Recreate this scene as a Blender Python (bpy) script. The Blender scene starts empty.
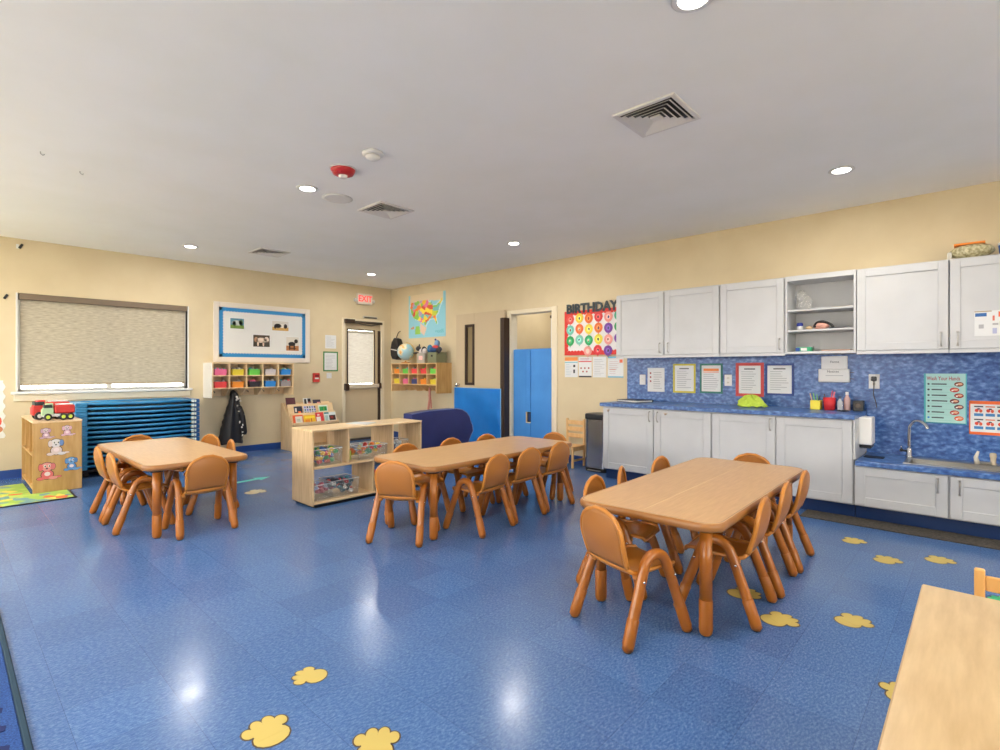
import bpy, bmesh, math, random
from mathutils import Vector, Matrix
PI = math.pi
random.seed(7)
SC = bpy.context.scene
COL = SC.collection
XW, YW, CH = 5.725, 8.08, 2.74       # kitchen wall, window wall, ceiling height
KR = -PI / 2                         # rotation of things that face away from the kitchen wall

# ------------------------------------------------------------------ materials
def lin(c):
    return tuple((v / 255 / 12.92) if v <= 10 else ((v / 255 + .055) / 1.055) ** 2.4 for v in c) + (1,)
MATS = {}
def mat(name, rgb, rough=.5, metal=0, spec=.5, coat=0):
    if name in MATS: return MATS[name]
    m = bpy.data.materials.new(name); m.use_nodes = True
    b = m.node_tree.nodes['Principled BSDF']
    b.inputs['Base Color'].default_value = lin(rgb)
    b.inputs['Roughness'].default_value = rough
    b.inputs['Metallic'].default_value = metal
    b.inputs['Specular IOR Level'].default_value = spec
    b.inputs['Coat Weight'].default_value = coat
    MATS[name] = m
    return m
def N(m, t, **kw):
    n = m.node_tree.nodes.new(t)
    for k, v in kw.items():
        if k.startswith('i_'): n.inputs[k[2:].replace('_', ' ')].default_value = v
        else: setattr(n, k, v)
    return n
def noise_mat(name, c1, c2, scale=10, stretch=(1, 1, 1), rough=.5, detail=4, bump=0, lo=.35, hi=.65, spec=.5, c3=None, bscale=None, coords='Object', coat=0):
    m = mat(name, c1, rough, spec=spec, coat=coat)
    L = m.node_tree.links; b = m.node_tree.nodes['Principled BSDF']
    tc = N(m, 'ShaderNodeTexCoord'); mp = N(m, 'ShaderNodeMapping'); mp.inputs['Scale'].default_value = stretch
    nz = N(m, 'ShaderNodeTexNoise'); nz.inputs['Scale'].default_value = scale; nz.inputs['Detail'].default_value = detail
    cr = N(m, 'ShaderNodeValToRGB')
    cr.color_ramp.elements[0].position = lo; cr.color_ramp.elements[0].color = lin(c1)
    cr.color_ramp.elements[1].position = hi; cr.color_ramp.elements[1].color = lin(c2)
    if c3:
        e = cr.color_ramp.elements.new((lo + hi) / 2); e.color = lin(c3)
    L.new(tc.outputs[coords], mp.inputs['Vector']); L.new(mp.outputs[0], nz.inputs['Vector'])
    L.new(nz.outputs['Fac'], cr.inputs[0]); L.new(cr.outputs[0], b.inputs['Base Color'])
    if bump:
        bp = N(m, 'ShaderNodeBump'); bp.inputs['Strength'].default_value = bump; bp.inputs['Distance'].default_value = .002
        if bscale:
            n2 = N(m, 'ShaderNodeTexNoise'); n2.inputs['Scale'].default_value = bscale
            L.new(mp.outputs[0], n2.inputs['Vector']); L.new(n2.outputs['Fac'], bp.inputs['Height'])
        else: L.new(nz.outputs['Fac'], bp.inputs['Height'])
        L.new(bp.outputs[0], b.inputs['Normal'])
    return m
def emit(name, rgb, s):
    m = mat(name, rgb); b = m.node_tree.nodes['Principled BSDF']
    b.inputs['Emission Color'].default_value = lin(rgb); b.inputs['Emission Strength'].default_value = s
    return m
def clear(name, rgb, alpha=.35, rough=.15):
    m = mat(name, rgb, rough); b = m.node_tree.nodes['Principled BSDF']
    b.inputs['Alpha'].default_value = alpha
    return m

WALL = noise_mat('beige_wall_paint', (214, 197, 162), (219, 203, 169), 3, rough=.75, bump=.05, bscale=180, spec=.25)
CEIL = noise_mat('white_ceiling_paint', (246, 245, 240), (249, 248, 245), 2, rough=.9, spec=.2)
TRIM = mat('cream_trim_paint', (232, 219, 192), .45)
WHITE = mat('white_paint', (224, 223, 220), .4)
CAB = noise_mat('white_cabinet_paint', (198, 199, 200), (203, 204, 205), 4, rough=.38)
LAM = noise_mat('blue_marbled_laminate', (38, 72, 132), (116, 152, 206), 24, (1, 1, 1.6), rough=.32, detail=9, lo=.33, hi=.7, c3=(66, 106, 168), coords='Object')
BASEB = mat('blue_vinyl_baseboard', (22, 66, 138), .35)
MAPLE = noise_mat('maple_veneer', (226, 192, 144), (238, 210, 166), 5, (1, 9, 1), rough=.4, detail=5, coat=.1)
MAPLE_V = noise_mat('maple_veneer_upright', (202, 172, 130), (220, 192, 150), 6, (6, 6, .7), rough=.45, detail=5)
BIRCH = noise_mat('birch_panel', (186, 144, 84), (204, 164, 104), 6, (4, 4, .6), rough=.5, detail=6)
TTOP = noise_mat('tan_laminate_top', (203, 158, 106), (216, 174, 122), 7, (1, 10, 1), rough=.3, detail=6, lo=.3, hi=.7)
TTOP2 = noise_mat('light_maple_top', (192, 162, 118), (212, 184, 140), 3, (2, 14, 1), rough=.3, detail=7, lo=.3, hi=.7)
EDGE = mat('tan_edge_band', (158, 106, 54), .3)
CHAIRM = mat('caramel_plastic', (196, 126, 46), .28, coat=.1)
CHAIRB = mat('brown_shell_plastic', (172, 110, 48), .36)
LEGT = noise_mat('brown_leg_tube', (162, 92, 22), (170, 99, 26), 20, rough=.3, coat=.15)
SLEEVE = mat('brown_leg_sleeve', (168, 97, 23), .36)
GLIDE = mat('dark_glide', (52, 36, 28), .5)
STEEL = mat('brushed_steel', (176, 174, 170), .3, 1)
CHROME = mat('chrome', (215, 215, 215), .1, 1)
BLACK = mat('black_plastic', (24, 24, 26), .35)
DGREY = mat('dark_grey_metal', (84, 74, 66), .4, .5)
BRONZE = mat('dark_bronze_metal', (66, 50, 40), .4, .3)
PAPER = mat('white_paper', (226, 227, 226), .6)
INK = mat('grey_ink', (176, 176, 178), .7)
INKD = mat('dark_ink', (62, 62, 68), .7)
GLASS = mat('window_glass', (230, 240, 240), .02)
GLASS.node_tree.nodes['Principled BSDF'].inputs['Transmission Weight'].default_value = 1
def C(r, g, b, rough=.5):
    return mat('paint_%02x%02x%02x_%d' % (r, g, b, int(rough * 100)), (r, g, b), rough)

# ------------------------------------------------------------------ mesh builder
class MB:
    def __init__(s): s.bm = bmesh.new(); s.mats = []
    def mi(s, m):
        if m not in s.mats: s.mats.append(m)
        return s.mats.index(m)
    def _fin(s, faces, m, smooth=False):
        i = s.mi(m)
        for f in faces:
            if f.is_valid: f.material_index = i; f.smooth = smooth
    def box(s, x0, x1, y0, y1, z0, z1, m, bev=0, M=None, seg=1):
        vs = [s.bm.verts.new(p) for p in ((x0, y0, z0), (x1, y0, z0), (x1, y1, z0), (x0, y1, z0), (x0, y0, z1), (x1, y0, z1), (x1, y1, z1), (x0, y1, z1))]
        fs = [s.bm.faces.new([vs[i] for i in q]) for q in ((0, 3, 2, 1), (4, 5, 6, 7), (0, 1, 5, 4), (1, 2, 6, 5), (2, 3, 7, 6), (3, 0, 4, 7))]
        s._fin(fs, m)
        if bev:
            es = list({e for f in fs for e in f.edges})
            r = bmesh.ops.bevel(s.bm, geom=es, offset=bev, segments=seg, profile=.5, affect='EDGES')
            s._fin(r['faces'], m, seg > 1)
            vs = list({v for f in r['faces'] for v in f.verts} | {v for v in vs if v.is_valid})
        if M is not None: bmesh.ops.transform(s.bm, matrix=M, verts=vs)
        return s
    def tube(s, pts, r, m, n=12, cap=True, closed=False, smooth=True):
        pts = [Vector(p) for p in pts]; k = len(pts)
        rs = r if isinstance(r, (list, tuple)) else [r] * k
        rings = []; up = None
        for i, p in enumerate(pts):
            if closed: t = pts[(i + 1) % k] - pts[i - 1]
            else: t = pts[min(i + 1, k - 1)] - pts[max(i - 1, 0)]
            t.normalize()
            if up is None:
                up = Vector((0, 0, 1)) if abs(t.z) < .9 else Vector((1, 0, 0))
            a = up - t * up.dot(t)
            if a.length < 1e-5: a = t.orthogonal()
            a.normalize(); up = a; b = t.cross(a)
            rings.append([s.bm.verts.new(p + (a * math.cos(q) + b * math.sin(q)) * rs[i]) for q in [2 * PI * j / n for j in range(n)]])
        fs = []
        for i in range(k if closed else k - 1):
            A = rings[i]; B = rings[(i + 1) % k]
            for j in range(n): fs.append(s.bm.faces.new((A[j], A[(j + 1) % n], B[(j + 1) % n], B[j])))
        s._fin(fs, m, smooth)
        if cap and not closed:
            s._fin([s.bm.faces.new(rings[0][::-1]), s.bm.faces.new(rings[-1])], m)
        return s
    def cyl(s, p0, p1, r, m, n=16, r1=None): return s.tube([p0, p1], [r, r if r1 is None else r1], m, n)
    def lathe(s, prof, m, n=20, c=(0, 0, 0), M=None, sx=1, sy=1):
        rings = []; vs = []
        for (r, z) in prof:
            ring = [s.bm.verts.new((c[0] + sx * r * math.cos(2 * PI * j / n), c[1] + sy * r * math.sin(2 * PI * j / n), c[2] + z)) for j in range(n)]
            rings.append(ring); vs += ring
        fs = []
        for A, B in zip(rings, rings[1:]):
            for j in range(n): fs.append(s.bm.faces.new((A[j], A[(j + 1) % n], B[(j + 1) % n], B[j])))
        s._fin(fs, m, True)
        s._fin([s.bm.faces.new(rings[0][::-1]), s.bm.faces.new(rings[-1])], m)
        if M is not None: bmesh.ops.transform(s.bm, matrix=M, verts=vs)
        return s
    def sphere(s, c, r, m, sc=(1, 1, 1), n=14):
        k = max(5, n // 2); prof = []
        for i in range(k + 1):
            a = -PI / 2 + PI * i / k
            prof.append((max(r * math.cos(a), r * .02), r * math.sin(a) * sc[2]))
        return s.lathe(prof, m, n, c, sx=sc[0], sy=sc[1])
    def prism(s, poly, axis, a, b, m, bev=0, seg=2):
        # poly: 2-D outline; axis: extrusion axis 'x','y','z'
        f3 = {'x': lambda u, v, w: (w, u, v), 'y': lambda u, v, w: (u, w, v), 'z': lambda u, v, w: (u, v, w)}[axis]
        A = [s.bm.verts.new(f3(u, v, a)) for u, v in poly]; B = [s.bm.verts.new(f3(u, v, b)) for u, v in poly]
        k = len(poly)
        fs = [s.bm.faces.new(A[::-1]), s.bm.faces.new(B)] + [s.bm.faces.new((A[i], A[(i + 1) % k], B[(i + 1) % k], B[i])) for i in range(k)]
        s._fin(fs, m)
        if bev:
            es = list(fs[0].edges) + list(fs[1].edges)
            r = bmesh.ops.bevel(s.bm, geom=es, offset=bev, segments=seg, profile=.5, affect='EDGES')
            s._fin(r['faces'], m, True)
        return s
    def flat(s, poly, y, m):          # a print lying in the x-z plane facing -y
        vs = [s.bm.verts.new((u, y, v)) for u, v in poly]
        f = s.bm.faces.new(vs); s._fin([f], m)
        return s
    def rect(s, u0, u1, v0, v1, y, m): return s.flat([(u0, v0), (u1, v0), (u1, v1), (u0, v1)], y, m)
    def oval(s, cu, cv, ru, rv, y, m, n=14): return s.flat([(cu + ru * math.cos(2 * PI * i / n), cv + rv * math.sin(2 * PI * i / n)) for i in range(n)], y, m)
    def text(s, txt, u, v, size, y, m, sx=1, ext=.0006, bold=0):
        cu = bpy.data.curves.new('t', 'FONT'); cu.body = txt; cu.size = size; cu.extrude = ext; cu.offset = bold
        cu.align_x = 'CENTER'; cu.align_y = 'CENTER'; cu.resolution_u = 2
        o = bpy.data.objects.new('t', cu); COL.objects.link(o)
        me = bpy.data.meshes.new_from_object(o.evaluated_get(bpy.context.evaluated_depsgraph_get()))
        bpy.data.objects.remove(o); bpy.data.curves.remove(cu)
        k = len(s.bm.faces); kv = len(s.bm.verts)
        s.bm.from_mesh(me); bpy.data.meshes.remove(me)
        s.bm.faces.ensure_lookup_table(); s.bm.verts.ensure_lookup_table()
        M = Matrix.Translation((u, y, v)) @ Matrix.Diagonal((sx, 1, 1, 1)) @ Matrix.Rotation(PI / 2, 4, 'X')
        bmesh.ops.transform(s.bm, matrix=M, verts=s.bm.verts[kv:])
        s._fin(s.bm.faces[k:], m)
        return s
    def build(s, name, parent=None, loc=(0, 0, 0), rz=0, fix=True):
        if fix: bmesh.ops.recalc_face_normals(s.bm, faces=s.bm.faces[:])
        me = bpy.data.meshes.new(name); s.bm.to_mesh(me); s.bm.free()
        for m in s.mats: me.materials.append(m)
        o = bpy.data.objects.new(name, me); COL.objects.link(o)
        o.location = loc; o.rotation_euler = (0, 0, rz)
        if parent: o.parent = parent
        return o
def tag(o, label, cat, group=None, kind=None):
    o['label'] = label; o['category'] = cat
    if group: o['group'] = group
    if kind: o['kind'] = kind
    return o
def thing(name, label, cat, loc=(0, 0, 0), rz=0, group=None, kind=None):
    o = bpy.data.objects.new(name, None); COL.objects.link(o)
    o.location = loc; o.rotation_euler = (0, 0, rz); o.empty_display_size = .05
    return tag(o, label, cat, group, kind)
def struct(o): o['kind'] = 'structure'; return o
def copy_tree(o, parent=None):
    c = o.copy(); COL.objects.link(c)
    if parent: c.parent = parent
    for ch in list(o.children): copy_tree(ch, c)
    return c
def sm(pts, k=6):                    # Catmull-Rom through points
    P = [Vector(p) for p in pts]; P = [P[0] * 2 - P[1]] + P + [P[-1] * 2 - P[-2]]; out = []
    for i in range(1, len(P) - 2):
        for j in range(k):
            t = j / k; a, b, c, d = P[i - 1:i + 3]
            out.append(.5 * ((2 * b) + (c - a) * t + (2 * a - 5 * b + 4 * c - d) * t * t + (3 * b - a - 3 * c + d) * t ** 3))
    return out + [P[-2]]
def rrect(L, W, r, n=8):
    out = []
    for cx, cy, a0 in ((L / 2 - r, W / 2 - r, 0), (-L / 2 + r, W / 2 - r, 90), (-L / 2 + r, -W / 2 + r, 180), (L / 2 - r, -W / 2 + r, 270)):
        for i in range(n + 1):
            a = math.radians(a0 + 90 * i / n); out.append((cx + r * math.cos(a), cy + r * math.sin(a)))
    return out

# ------------------------------------------------------------------ room shell
X0, Y0 = -1.7, -2.9
def floor_mat():
    m = mat('blue_vinyl_tile', (96, 134, 190), .2); L = m.node_tree.links; b = m.node_tree.nodes['Principled BSDF']
    tc = N(m, 'ShaderNodeTexCoord')
    n1 = N(m, 'ShaderNodeTexNoise'); n1.inputs['Scale'].default_value = 60; n1.inputs['Detail'].default_value = 8; n1.inputs['Roughness'].default_value = .75
    mp = N(m, 'ShaderNodeMapping'); mp.inputs['Scale'].default_value = (1, 2.0, 1); mp.inputs['Rotation'].default_value = (0, 0, .7)
    L.new(tc.outputs['Object'], mp.inputs['Vector']); L.new(mp.outputs[0], n1.inputs['Vector'])
    cr = N(m, 'ShaderNodeValToRGB'); e = cr.color_ramp.elements
    e[0].position = .3; e[0].color = lin((46, 82, 142)); e[1].position = .72; e[1].color = lin((126, 160, 206))
    k = e.new(.5); k.color = lin((78, 116, 172))
    L.new(n1.outputs['Fac'], cr.inputs[0])
    br = N(m, 'ShaderNodeTexBrick'); br.offset = 0; br.inputs['Scale'].default_value = 1
    br.inputs['Brick Width'].default_value = .3048; br.inputs['Row Height'].default_value = .3048
    br.inputs['Mortar Size'].default_value = .0011; br.inputs['Mortar Smooth'].default_value = .6
    br.inputs['Color1'].default_value = (.80, .81, .83, 1); br.inputs['Color2'].default_value = (1.0, 1.0, 1.0, 1); br.inputs['Mortar'].default_value = (.36, .38, .42, 1)
    L.new(tc.outputs['Object'], br.inputs['Vector'])
    mx = N(m, 'ShaderNodeMixRGB', blend_type='MULTIPLY'); mx.inputs[0].default_value = .8
    L.new(cr.outputs[0], mx.inputs[1]); L.new(br.outputs['Color'], mx.inputs[2]); L.new(mx.outputs[0], b.inputs['Base Color'])
    n2 = N(m, 'ShaderNodeTexNoise'); n2.inputs['Scale'].default_value = 2.2; n2.inputs['Detail'].default_value = 5
    L.new(tc.outputs['Object'], n2.inputs['Vector'])
    mr = N(m, 'ShaderNodeMapRange'); mr.inputs['From Min'].default_value = .3; mr.inputs['From Max'].default_value = .7
    mr.inputs['To Min'].default_value = .16; mr.inputs['To Max'].default_value = .27
    L.new(n2.outputs['Fac'], mr.inputs['Value']); L.new(mr.outputs[0], b.inputs['Roughness'])
    n3 = N(m, 'ShaderNodeTexNoise'); n3.inputs['Scale'].default_value = 5; n3.inputs['Detail'].default_value = 3
    L.new(tc.outputs['Object'], n3.inputs['Vector'])
    bp = N(m, 'ShaderNodeBump'); bp.inputs['Strength'].default_value = .12; bp.inputs['Distance'].default_value = .004
    L.new(n3.outputs['Fac'], bp.inputs['Height']); L.new(bp.outputs[0], b.inputs['Normal'])
    b.inputs['Specular IOR Level'].default_value = .45
    return m
FLOOR = floor_mat()
struct(MB().box(X0 - .1, 8.2, Y0 - .1, YW + .1, -.1, 0, FLOOR).build('floor'))
struct(MB().box(X0 - .1, 8.2, Y0 - .1, YW + .1, CH, CH + .1, CEIL).build('ceiling'))
def wall_open(name, axis, pos, a0, a1, opens, z0=.95, z1=2.2):
    # wall slab along y (axis 'x') or along x (axis 'y') with openings added for daylight
    p = MB(); cur = a0
    def bx(u0, u1, v0, v1):
        if axis == 'x': p.box(pos - .1, pos, u0, u1, v0, v1, WALL)
        else: p.box(u0, u1, pos - .1, pos, v0, v1, WALL)
    for (o0, o1) in opens: bx(cur, o0, 0, CH); bx(o0, o1, 0, z0); bx(o0, o1, z1, CH); cur = o1
    bx(cur, a1, 0, CH)
    struct(p.build(name))
LEFT_FILL_W = [(.9, 2.7), (3.6, 5.4), (5.9, 7.7)]  # unseen windows added to left and rear walls so daylight lifts the ceiling
REAR_FILL_W = [(-.3, 1.5), (2.2, 3.4)]
wall_open('wall_left', 'x', X0, Y0, YW, LEFT_FILL_W)
wall_open('wall_rear', 'y', Y0, X0 - .1, XW, REAR_FILL_W)
def fill_window(name, loc, rz, wid, hgt, label):
    t = thing(name, label, 'window', loc, rz, kind='structure')
    f = MB()
    for a in ((0, .05, 0, hgt), (wid - .05, wid, 0, hgt), (.05, wid - .05, 0, .05), (.05, wid - .05, hgt - .05, hgt), (wid / 2 - .025, wid / 2 + .025, .05, hgt - .05)): f.box(a[0], a[1], .02, .08, a[2], a[3], WHITE, .004)
    struct(f.build('window_frame', t)); struct(MB().box(-.04, wid + .04, -.05, .02, -.03, 0, WHITE, .005).build('window_sill', t))
for i, (a, b_) in enumerate(LEFT_FILL_W): fill_window('window_%d' % (i + 2), (X0, a, .95), PI / 2, b_ - a, 1.25, 'added white framed window in the left wall, unseen, for fill daylight')
for i, (a, b_) in enumerate(REAR_FILL_W): fill_window('window_%d' % (i + 5), (b_, Y0, .95), PI, b_ - a, 1.25, 'added white framed window in the wall behind the camera, unseen, for fill daylight')
# window wall with openings: window (0.62..2.33, 1.0..2.1), exit door (4.80..5.50, 0..2.08)
WX0, WX1, WZ0, WZ1 = .605, 2.335, .985, 2.12
DX0, DX1, DZ = 4.77, 5.53, 2.10
w = MB()
T = YW + .16
w.box(X0 - .1, WX0, YW, T, 0, CH, WALL).box(WX0, WX1, YW, T, 0, WZ0, WALL).box(WX0, WX1, YW, T, WZ1, CH, WALL)
w.box(WX1, DX0, YW, T, 0, CH, WALL).box(DX0, DX1, YW, T, DZ, CH, WALL).box(DX1, 8.2, YW, T, 0, CH, WALL)
struct(w.build('wall_window'))
# kitchen wall with doorway y 4.30..5.13
OY0, OY1, OZ = 4.31, 5.085, 2.06
w = MB()
w.box(XW, XW + .12, Y0 - .1, OY0, 0, CH, WALL).box(XW, XW + .12, OY0, OY1, OZ, CH, WALL).box(XW, XW + .12, OY1, YW, 0, CH, WALL)
struct(w.build('wall_kitchen'))
struct(MB().box(7.4, 7.5, 3.2, YW, 0, CH, WALL).build('wall_closet'))
struct(MB().box(XW + .12, 7.4, 5.5, 5.6, 0, CH, WALL).build('wall_closet_end'))
struct(MB().box(XW + .12, 7.4, 3.2, 3.3, 0, CH, WALL).build('wall_closet_side'))
# baseboards
struct(MB().prism([(YW, 0), (YW - .016, 0), (YW - .008, .012), (YW - .006, .1), (YW, .102)], 'x', X0, 4.70, BASEB).build('baseboard_window'))
struct(MB().prism([(XW, 0), (XW - .016, 0), (XW - .008, .012), (XW - .006, .1), (XW, .102)], 'y', 3.2, 4.2, BASEB).build('baseboard_kitchen'))
struct(MB().box(XW - .008, XW, 5.2, YW - .02, 0, .1, BASEB, .002).build('baseboard_corner'))

# ------------------------------------------------------------------ window 1
wn = thing('window_1', 'wide window behind a woven roller blind on the beige wall', 'window', (WX0, YW, WZ0), 0, kind='structure')
LW_, LH = WX1 - WX0, WZ1 - WZ0
f = MB()
for a in ((0, .03, 0, LH), (LW_ - .03, LW_, 0, LH), (0, LW_, 0, .03), (0, LW_, LH - .03, LH)):
    f.box(a[0], a[1], .07, .15, a[2], a[3], WHITE, .004)
f.box(LW_ / 2 - .025, LW_ / 2 + .025, .08, .14, .03, LH - .03, WHITE, .003)
struct(f.build('window_frame', wn))
struct(MB().box(.03, LW_ - .03, .108, .112, .03, LH - .03, GLASS).build('pane', wn))
s = MB().box(-.06, LW_ + .05, -.06, .10, -.03, 0, WHITE, .006, seg=2).box(-.04, LW_ + .03, -.02, .0, -.11, -.03, TRIM, .005)
struct(s.build('window_sill', wn))
s = MB().box(-.018, 0, -.008, .15, 0, LH, WHITE, .002).box(LW_, LW_ + .018, -.008, .15, 0, LH, WHITE, .002)
struct(s.build('window_jamb', wn))
def blind_mat(name, a, b_, tr):
    m = noise_mat(name, a, b_, 42, (.35, .35, 2.2), rough=.8, detail=5, lo=.3, hi=.7, bump=.5)
    L = m.node_tree.links; out = m.node_tree.nodes['Material Output']; bs = m.node_tree.nodes['Principled BSDF']
    t = N(m, 'ShaderNodeBsdfTranslucent'); t.inputs['Color'].default_value = lin(b_)
    x = N(m, 'ShaderNodeMixShader'); x.inputs[0].default_value = tr
    L.new(bs.outputs[0], x.inputs[1]); L.new(t.outputs[0], x.inputs[2]); L.new(x.outputs[0], out.inputs[0])
    return m
BLIND = blind_mat('woven_blind_fabric', (160, 148, 128), (212, 204, 186), .25)
BLIND2 = blind_mat('door_blind_fabric', (214, 206, 200), (240, 236, 230), .3)
bl = thing('roller_blind', 'grey-beige woven roller blind drawn almost to the sill of the wide window', 'blind', (WX0 + .01, YW + .03, WZ0 + .07))
BH = LH - .07
MB().box(.012, LW_ - .032, -.002, .002, .02, BH - .05, BLIND).build('fabric', bl)
MB().box(0, LW_ - .02, -.05, .04, BH - .075, BH - .003, mat('blind_valance', (120, 104, 86), .6), .006).build('valance', bl)
MB().box(.012, LW_ - .032, -.006, .006, 0, .022, mat('blind_hem', (176, 160, 132), .5), .003).build('hem_bar', bl)
# outside: pale paving that the daylight bounces from, below the sill line
struct(MB().box(-30, 35, YW + .2, 36, -.35, -.3, noise_mat('pale_paving', (200, 190, 160), (224, 214, 190), 1)).build('ground'))
struct(MB().box(-30, 35, -30, Y0 - .12, -.35, -.3, MATS['pale_paving']).box(-30, X0 - .12, Y0 - .12, YW + .2, -.35, -.3, MATS['pale_paving']).build('ground_outside'))

# ------------------------------------------------------------------ exit door (door_1)
d = thing('door_1', 'beige exit door with a blind-covered window and a push bar', 'door', (4.71, YW, 0), 0, kind='structure')
DW = .86
f = MB().box(0, .06, -.02, .10, 0, 2.14, TRIM, .005).box(DW - .06, DW, -.02, .10, 0, 2.14, TRIM, .005).box(.06, DW - .06, -.02, .10, 2.09, 2.14, TRIM, .004)
struct(f.build('door_frame', d))
BEIGE = mat('beige_door_paint', (206, 186, 152), .45)
f = MB().box(.06, DW - .06, .03, .075, .03, .98, BEIGE).box(.06, DW - .06, .03, .075, 1.94, 2.09, BEIGE).box(.06, .13, .03, .075, .98, 1.94, BEIGE).box(.66, DW - .06, .03, .075, .98, 1.94, BEIGE)
struct(f.build('door_leaf', d))
f = MB()
for a in ((.112, .13, .96, 1.96), (.66, .678, .96, 1.96), (.13, .66, 1.942, 1.96), (.13, .66, .96, .985)): f.box(a[0], a[1], .012, .03, a[2], a[3], BRONZE, .003)
struct(f.build('glazing_frame', d))
struct(MB().box(.13, .66, .05, .054, .98, 1.94, GLASS).build('pane', d))
f = MB().box(.135, .655, .034, .038, .995, 1.90, BLIND2).box(.13, .66, .02, .045, 1.89, 1.93, mat('blind_headrail', (196, 186, 170), .5), .004)
struct(f.build('door_blind', d))
struct(MB().box(.06, .80, -.02, .12, 0, .028, DGREY, .004).build('threshold', d))
f = MB().box(.742, .798, .018, .032, .02, 1.95, BRONZE, .003)
struct(f.build('edge_guard', d))
f = MB().box(.05, .76, -.045, .012, .915, .985, C(216, 202, 180, .35), .008).box(.03, .12, -.06, .014, .88, 1.0, BRONZE, .01).box(.72, .78, -.05, .014, .9, 1.0, BRONZE, .01)
struct(f.build('push_bar', d))
f = MB().box(.03, .22, -.075, -.02, 2.05, 2.12, BRONZE, .008).box(.22, .80, -.05, -.02, 2.06, 2.10, DGREY, .006)
f.tube([(.2, -.05, 2.06), (.5, -.13, 2.02), (.72, -.03, 2.06)], .01, DGREY, 8)
struct(f.build('door_closer', d))
tag(MB().box(0, .30, -.02, 0, 0, .045, mat('grey_sensor', (196, 190, 178), .4), .006).box(.02, .28, -.03, -.02, .01, .03, DGREY, .003).build('door_sensor', loc=(5.12, YW, 2.155)), 'grey alarm sensor bar mounted above the exit door closer', 'sensor')

# ------------------------------------------------------------------ doorway 2 with open leaf
d = thing('door_2', 'beige door with a slit window folded back flat on the wall', 'door', (XW, OY1, 0), KR, kind='structure')
OW = OY1 - OY0
f = MB().box(-.06, .012, -.02, .135, 0, OZ + .05, TRIM, .005).box(OW - .012, OW + .08, -.02, .135, 0, OZ + .05, TRIM, .005).box(.012, OW - .012, -.02, .135, OZ - .012, OZ + .05, TRIM, .005)
struct(f.build('door_frame', d))
f = MB()
lx0, lx1 = -1.105, -.059
f.box(lx0, lx0 + .21, -.08, -.035, .01, 2.12, BEIGE, .003).box(lx0 + .42, lx1, -.08, -.035, .01, 2.12, BEIGE, .003).box(lx0 + .21, lx0 + .42, -.08, -.035, 1.95, 2.12, BEIGE).box(lx0 + .21, lx0 + .42, -.08, -.035, .01, 1.0, BEIGE)
struct(f.build('door_leaf', d))
f = MB()
for a in ((.21, .25, 1.0, 1.95), (.38, .42, 1.0, 1.95), (.25, .38, 1.91, 1.95), (.25, .38, 1.0, 1.04)): f.box(lx0 + a[0], lx0 + a[1], -.092, -.03, a[2], a[3], BRONZE, .004)
struct(f.build('glazing_frame', d))
struct(MB().box(lx0 + .25, lx0 + .38, -.06, -.056, 1.04, 1.91, mat('dark_tinted_glass', (150, 132, 96), .08)).build('pane', d))
f = MB().box(-.057, .0, -.15, -.024, .01, 2.0, BRONZE, .004).box(-.085, -.057, -.14, -.09, .01, 2.0, DGREY, .003)
struct(f.build('door_edge', d))
f = MB().cyl((lx0 + .07, -.08, 1.0), (lx0 + .07, -.13, 1.0), .022, CHROME).sphere((lx0 + .07, -.14, 1.0), .032, CHROME, (1, .8, 1))
struct(f.build('door_handle', d))
# things in the closet behind the doorway
sb = thing('storage_cabinet', 'tall bright blue two-door cabinet standing inside the open doorway', 'cabinet', (5.765, 5.070, 0), KR)
SBLUE = noise_mat('sky_blue_panel', (66, 140, 216), (74, 150, 224), 3, rough=.45)
MB().box(0, .715, .02, .45, 0, 1.54, SBLUE, .006).box(.716, .734, .0, .5, .0, 1.56, C(40, 96, 176), .005).build('body', sb)
for i in range(2):
    p = MB()
    if i == 0:
        p.box(.004, .245, 0, .02, .03, 1.53, SBLUE, .004).box(.245, .325, 0, .02, .03, .47, SBLUE).box(.245, .325, 0, .02, .63, 1.53, SBLUE)
    else: p.box(.333, .712, 0, .02, .03, 1.53, SBLUE, .004)
    dr = p.build('door', sb)
    if i == 0:
        q = MB(); a, b2 = .245, .325
        q.box(a, b2, .012, .018, .47, .63, BLACK).box(a, a + .014, -.004, .018, .47, .63, C(226, 196, 150)).box(a, b2, -.004, .018, .47, .484, C(226, 214, 190)).box(a + .04, b2 - .008, .008, .013, .50, .61, C(20, 60, 120))
        q.build('recessed_handle', dr)
lp = MB().box(0, .10, .0, .03, 0, .46, WHITE, .004)
for i in range(16): lp.box(.01, .09, -.012, .0, .02 + i * .027, .034 + i * .027, WHITE, .002)
lp.box(.0, .05, -.02, 0, .42, .46, DGREY, .004)
tag(lp.build('louvre_panel', loc=(5.84, 4.435, 1.542), rz=KR), 'white louvred strip beside the blue cabinet top in the doorway', 'vent')

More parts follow.
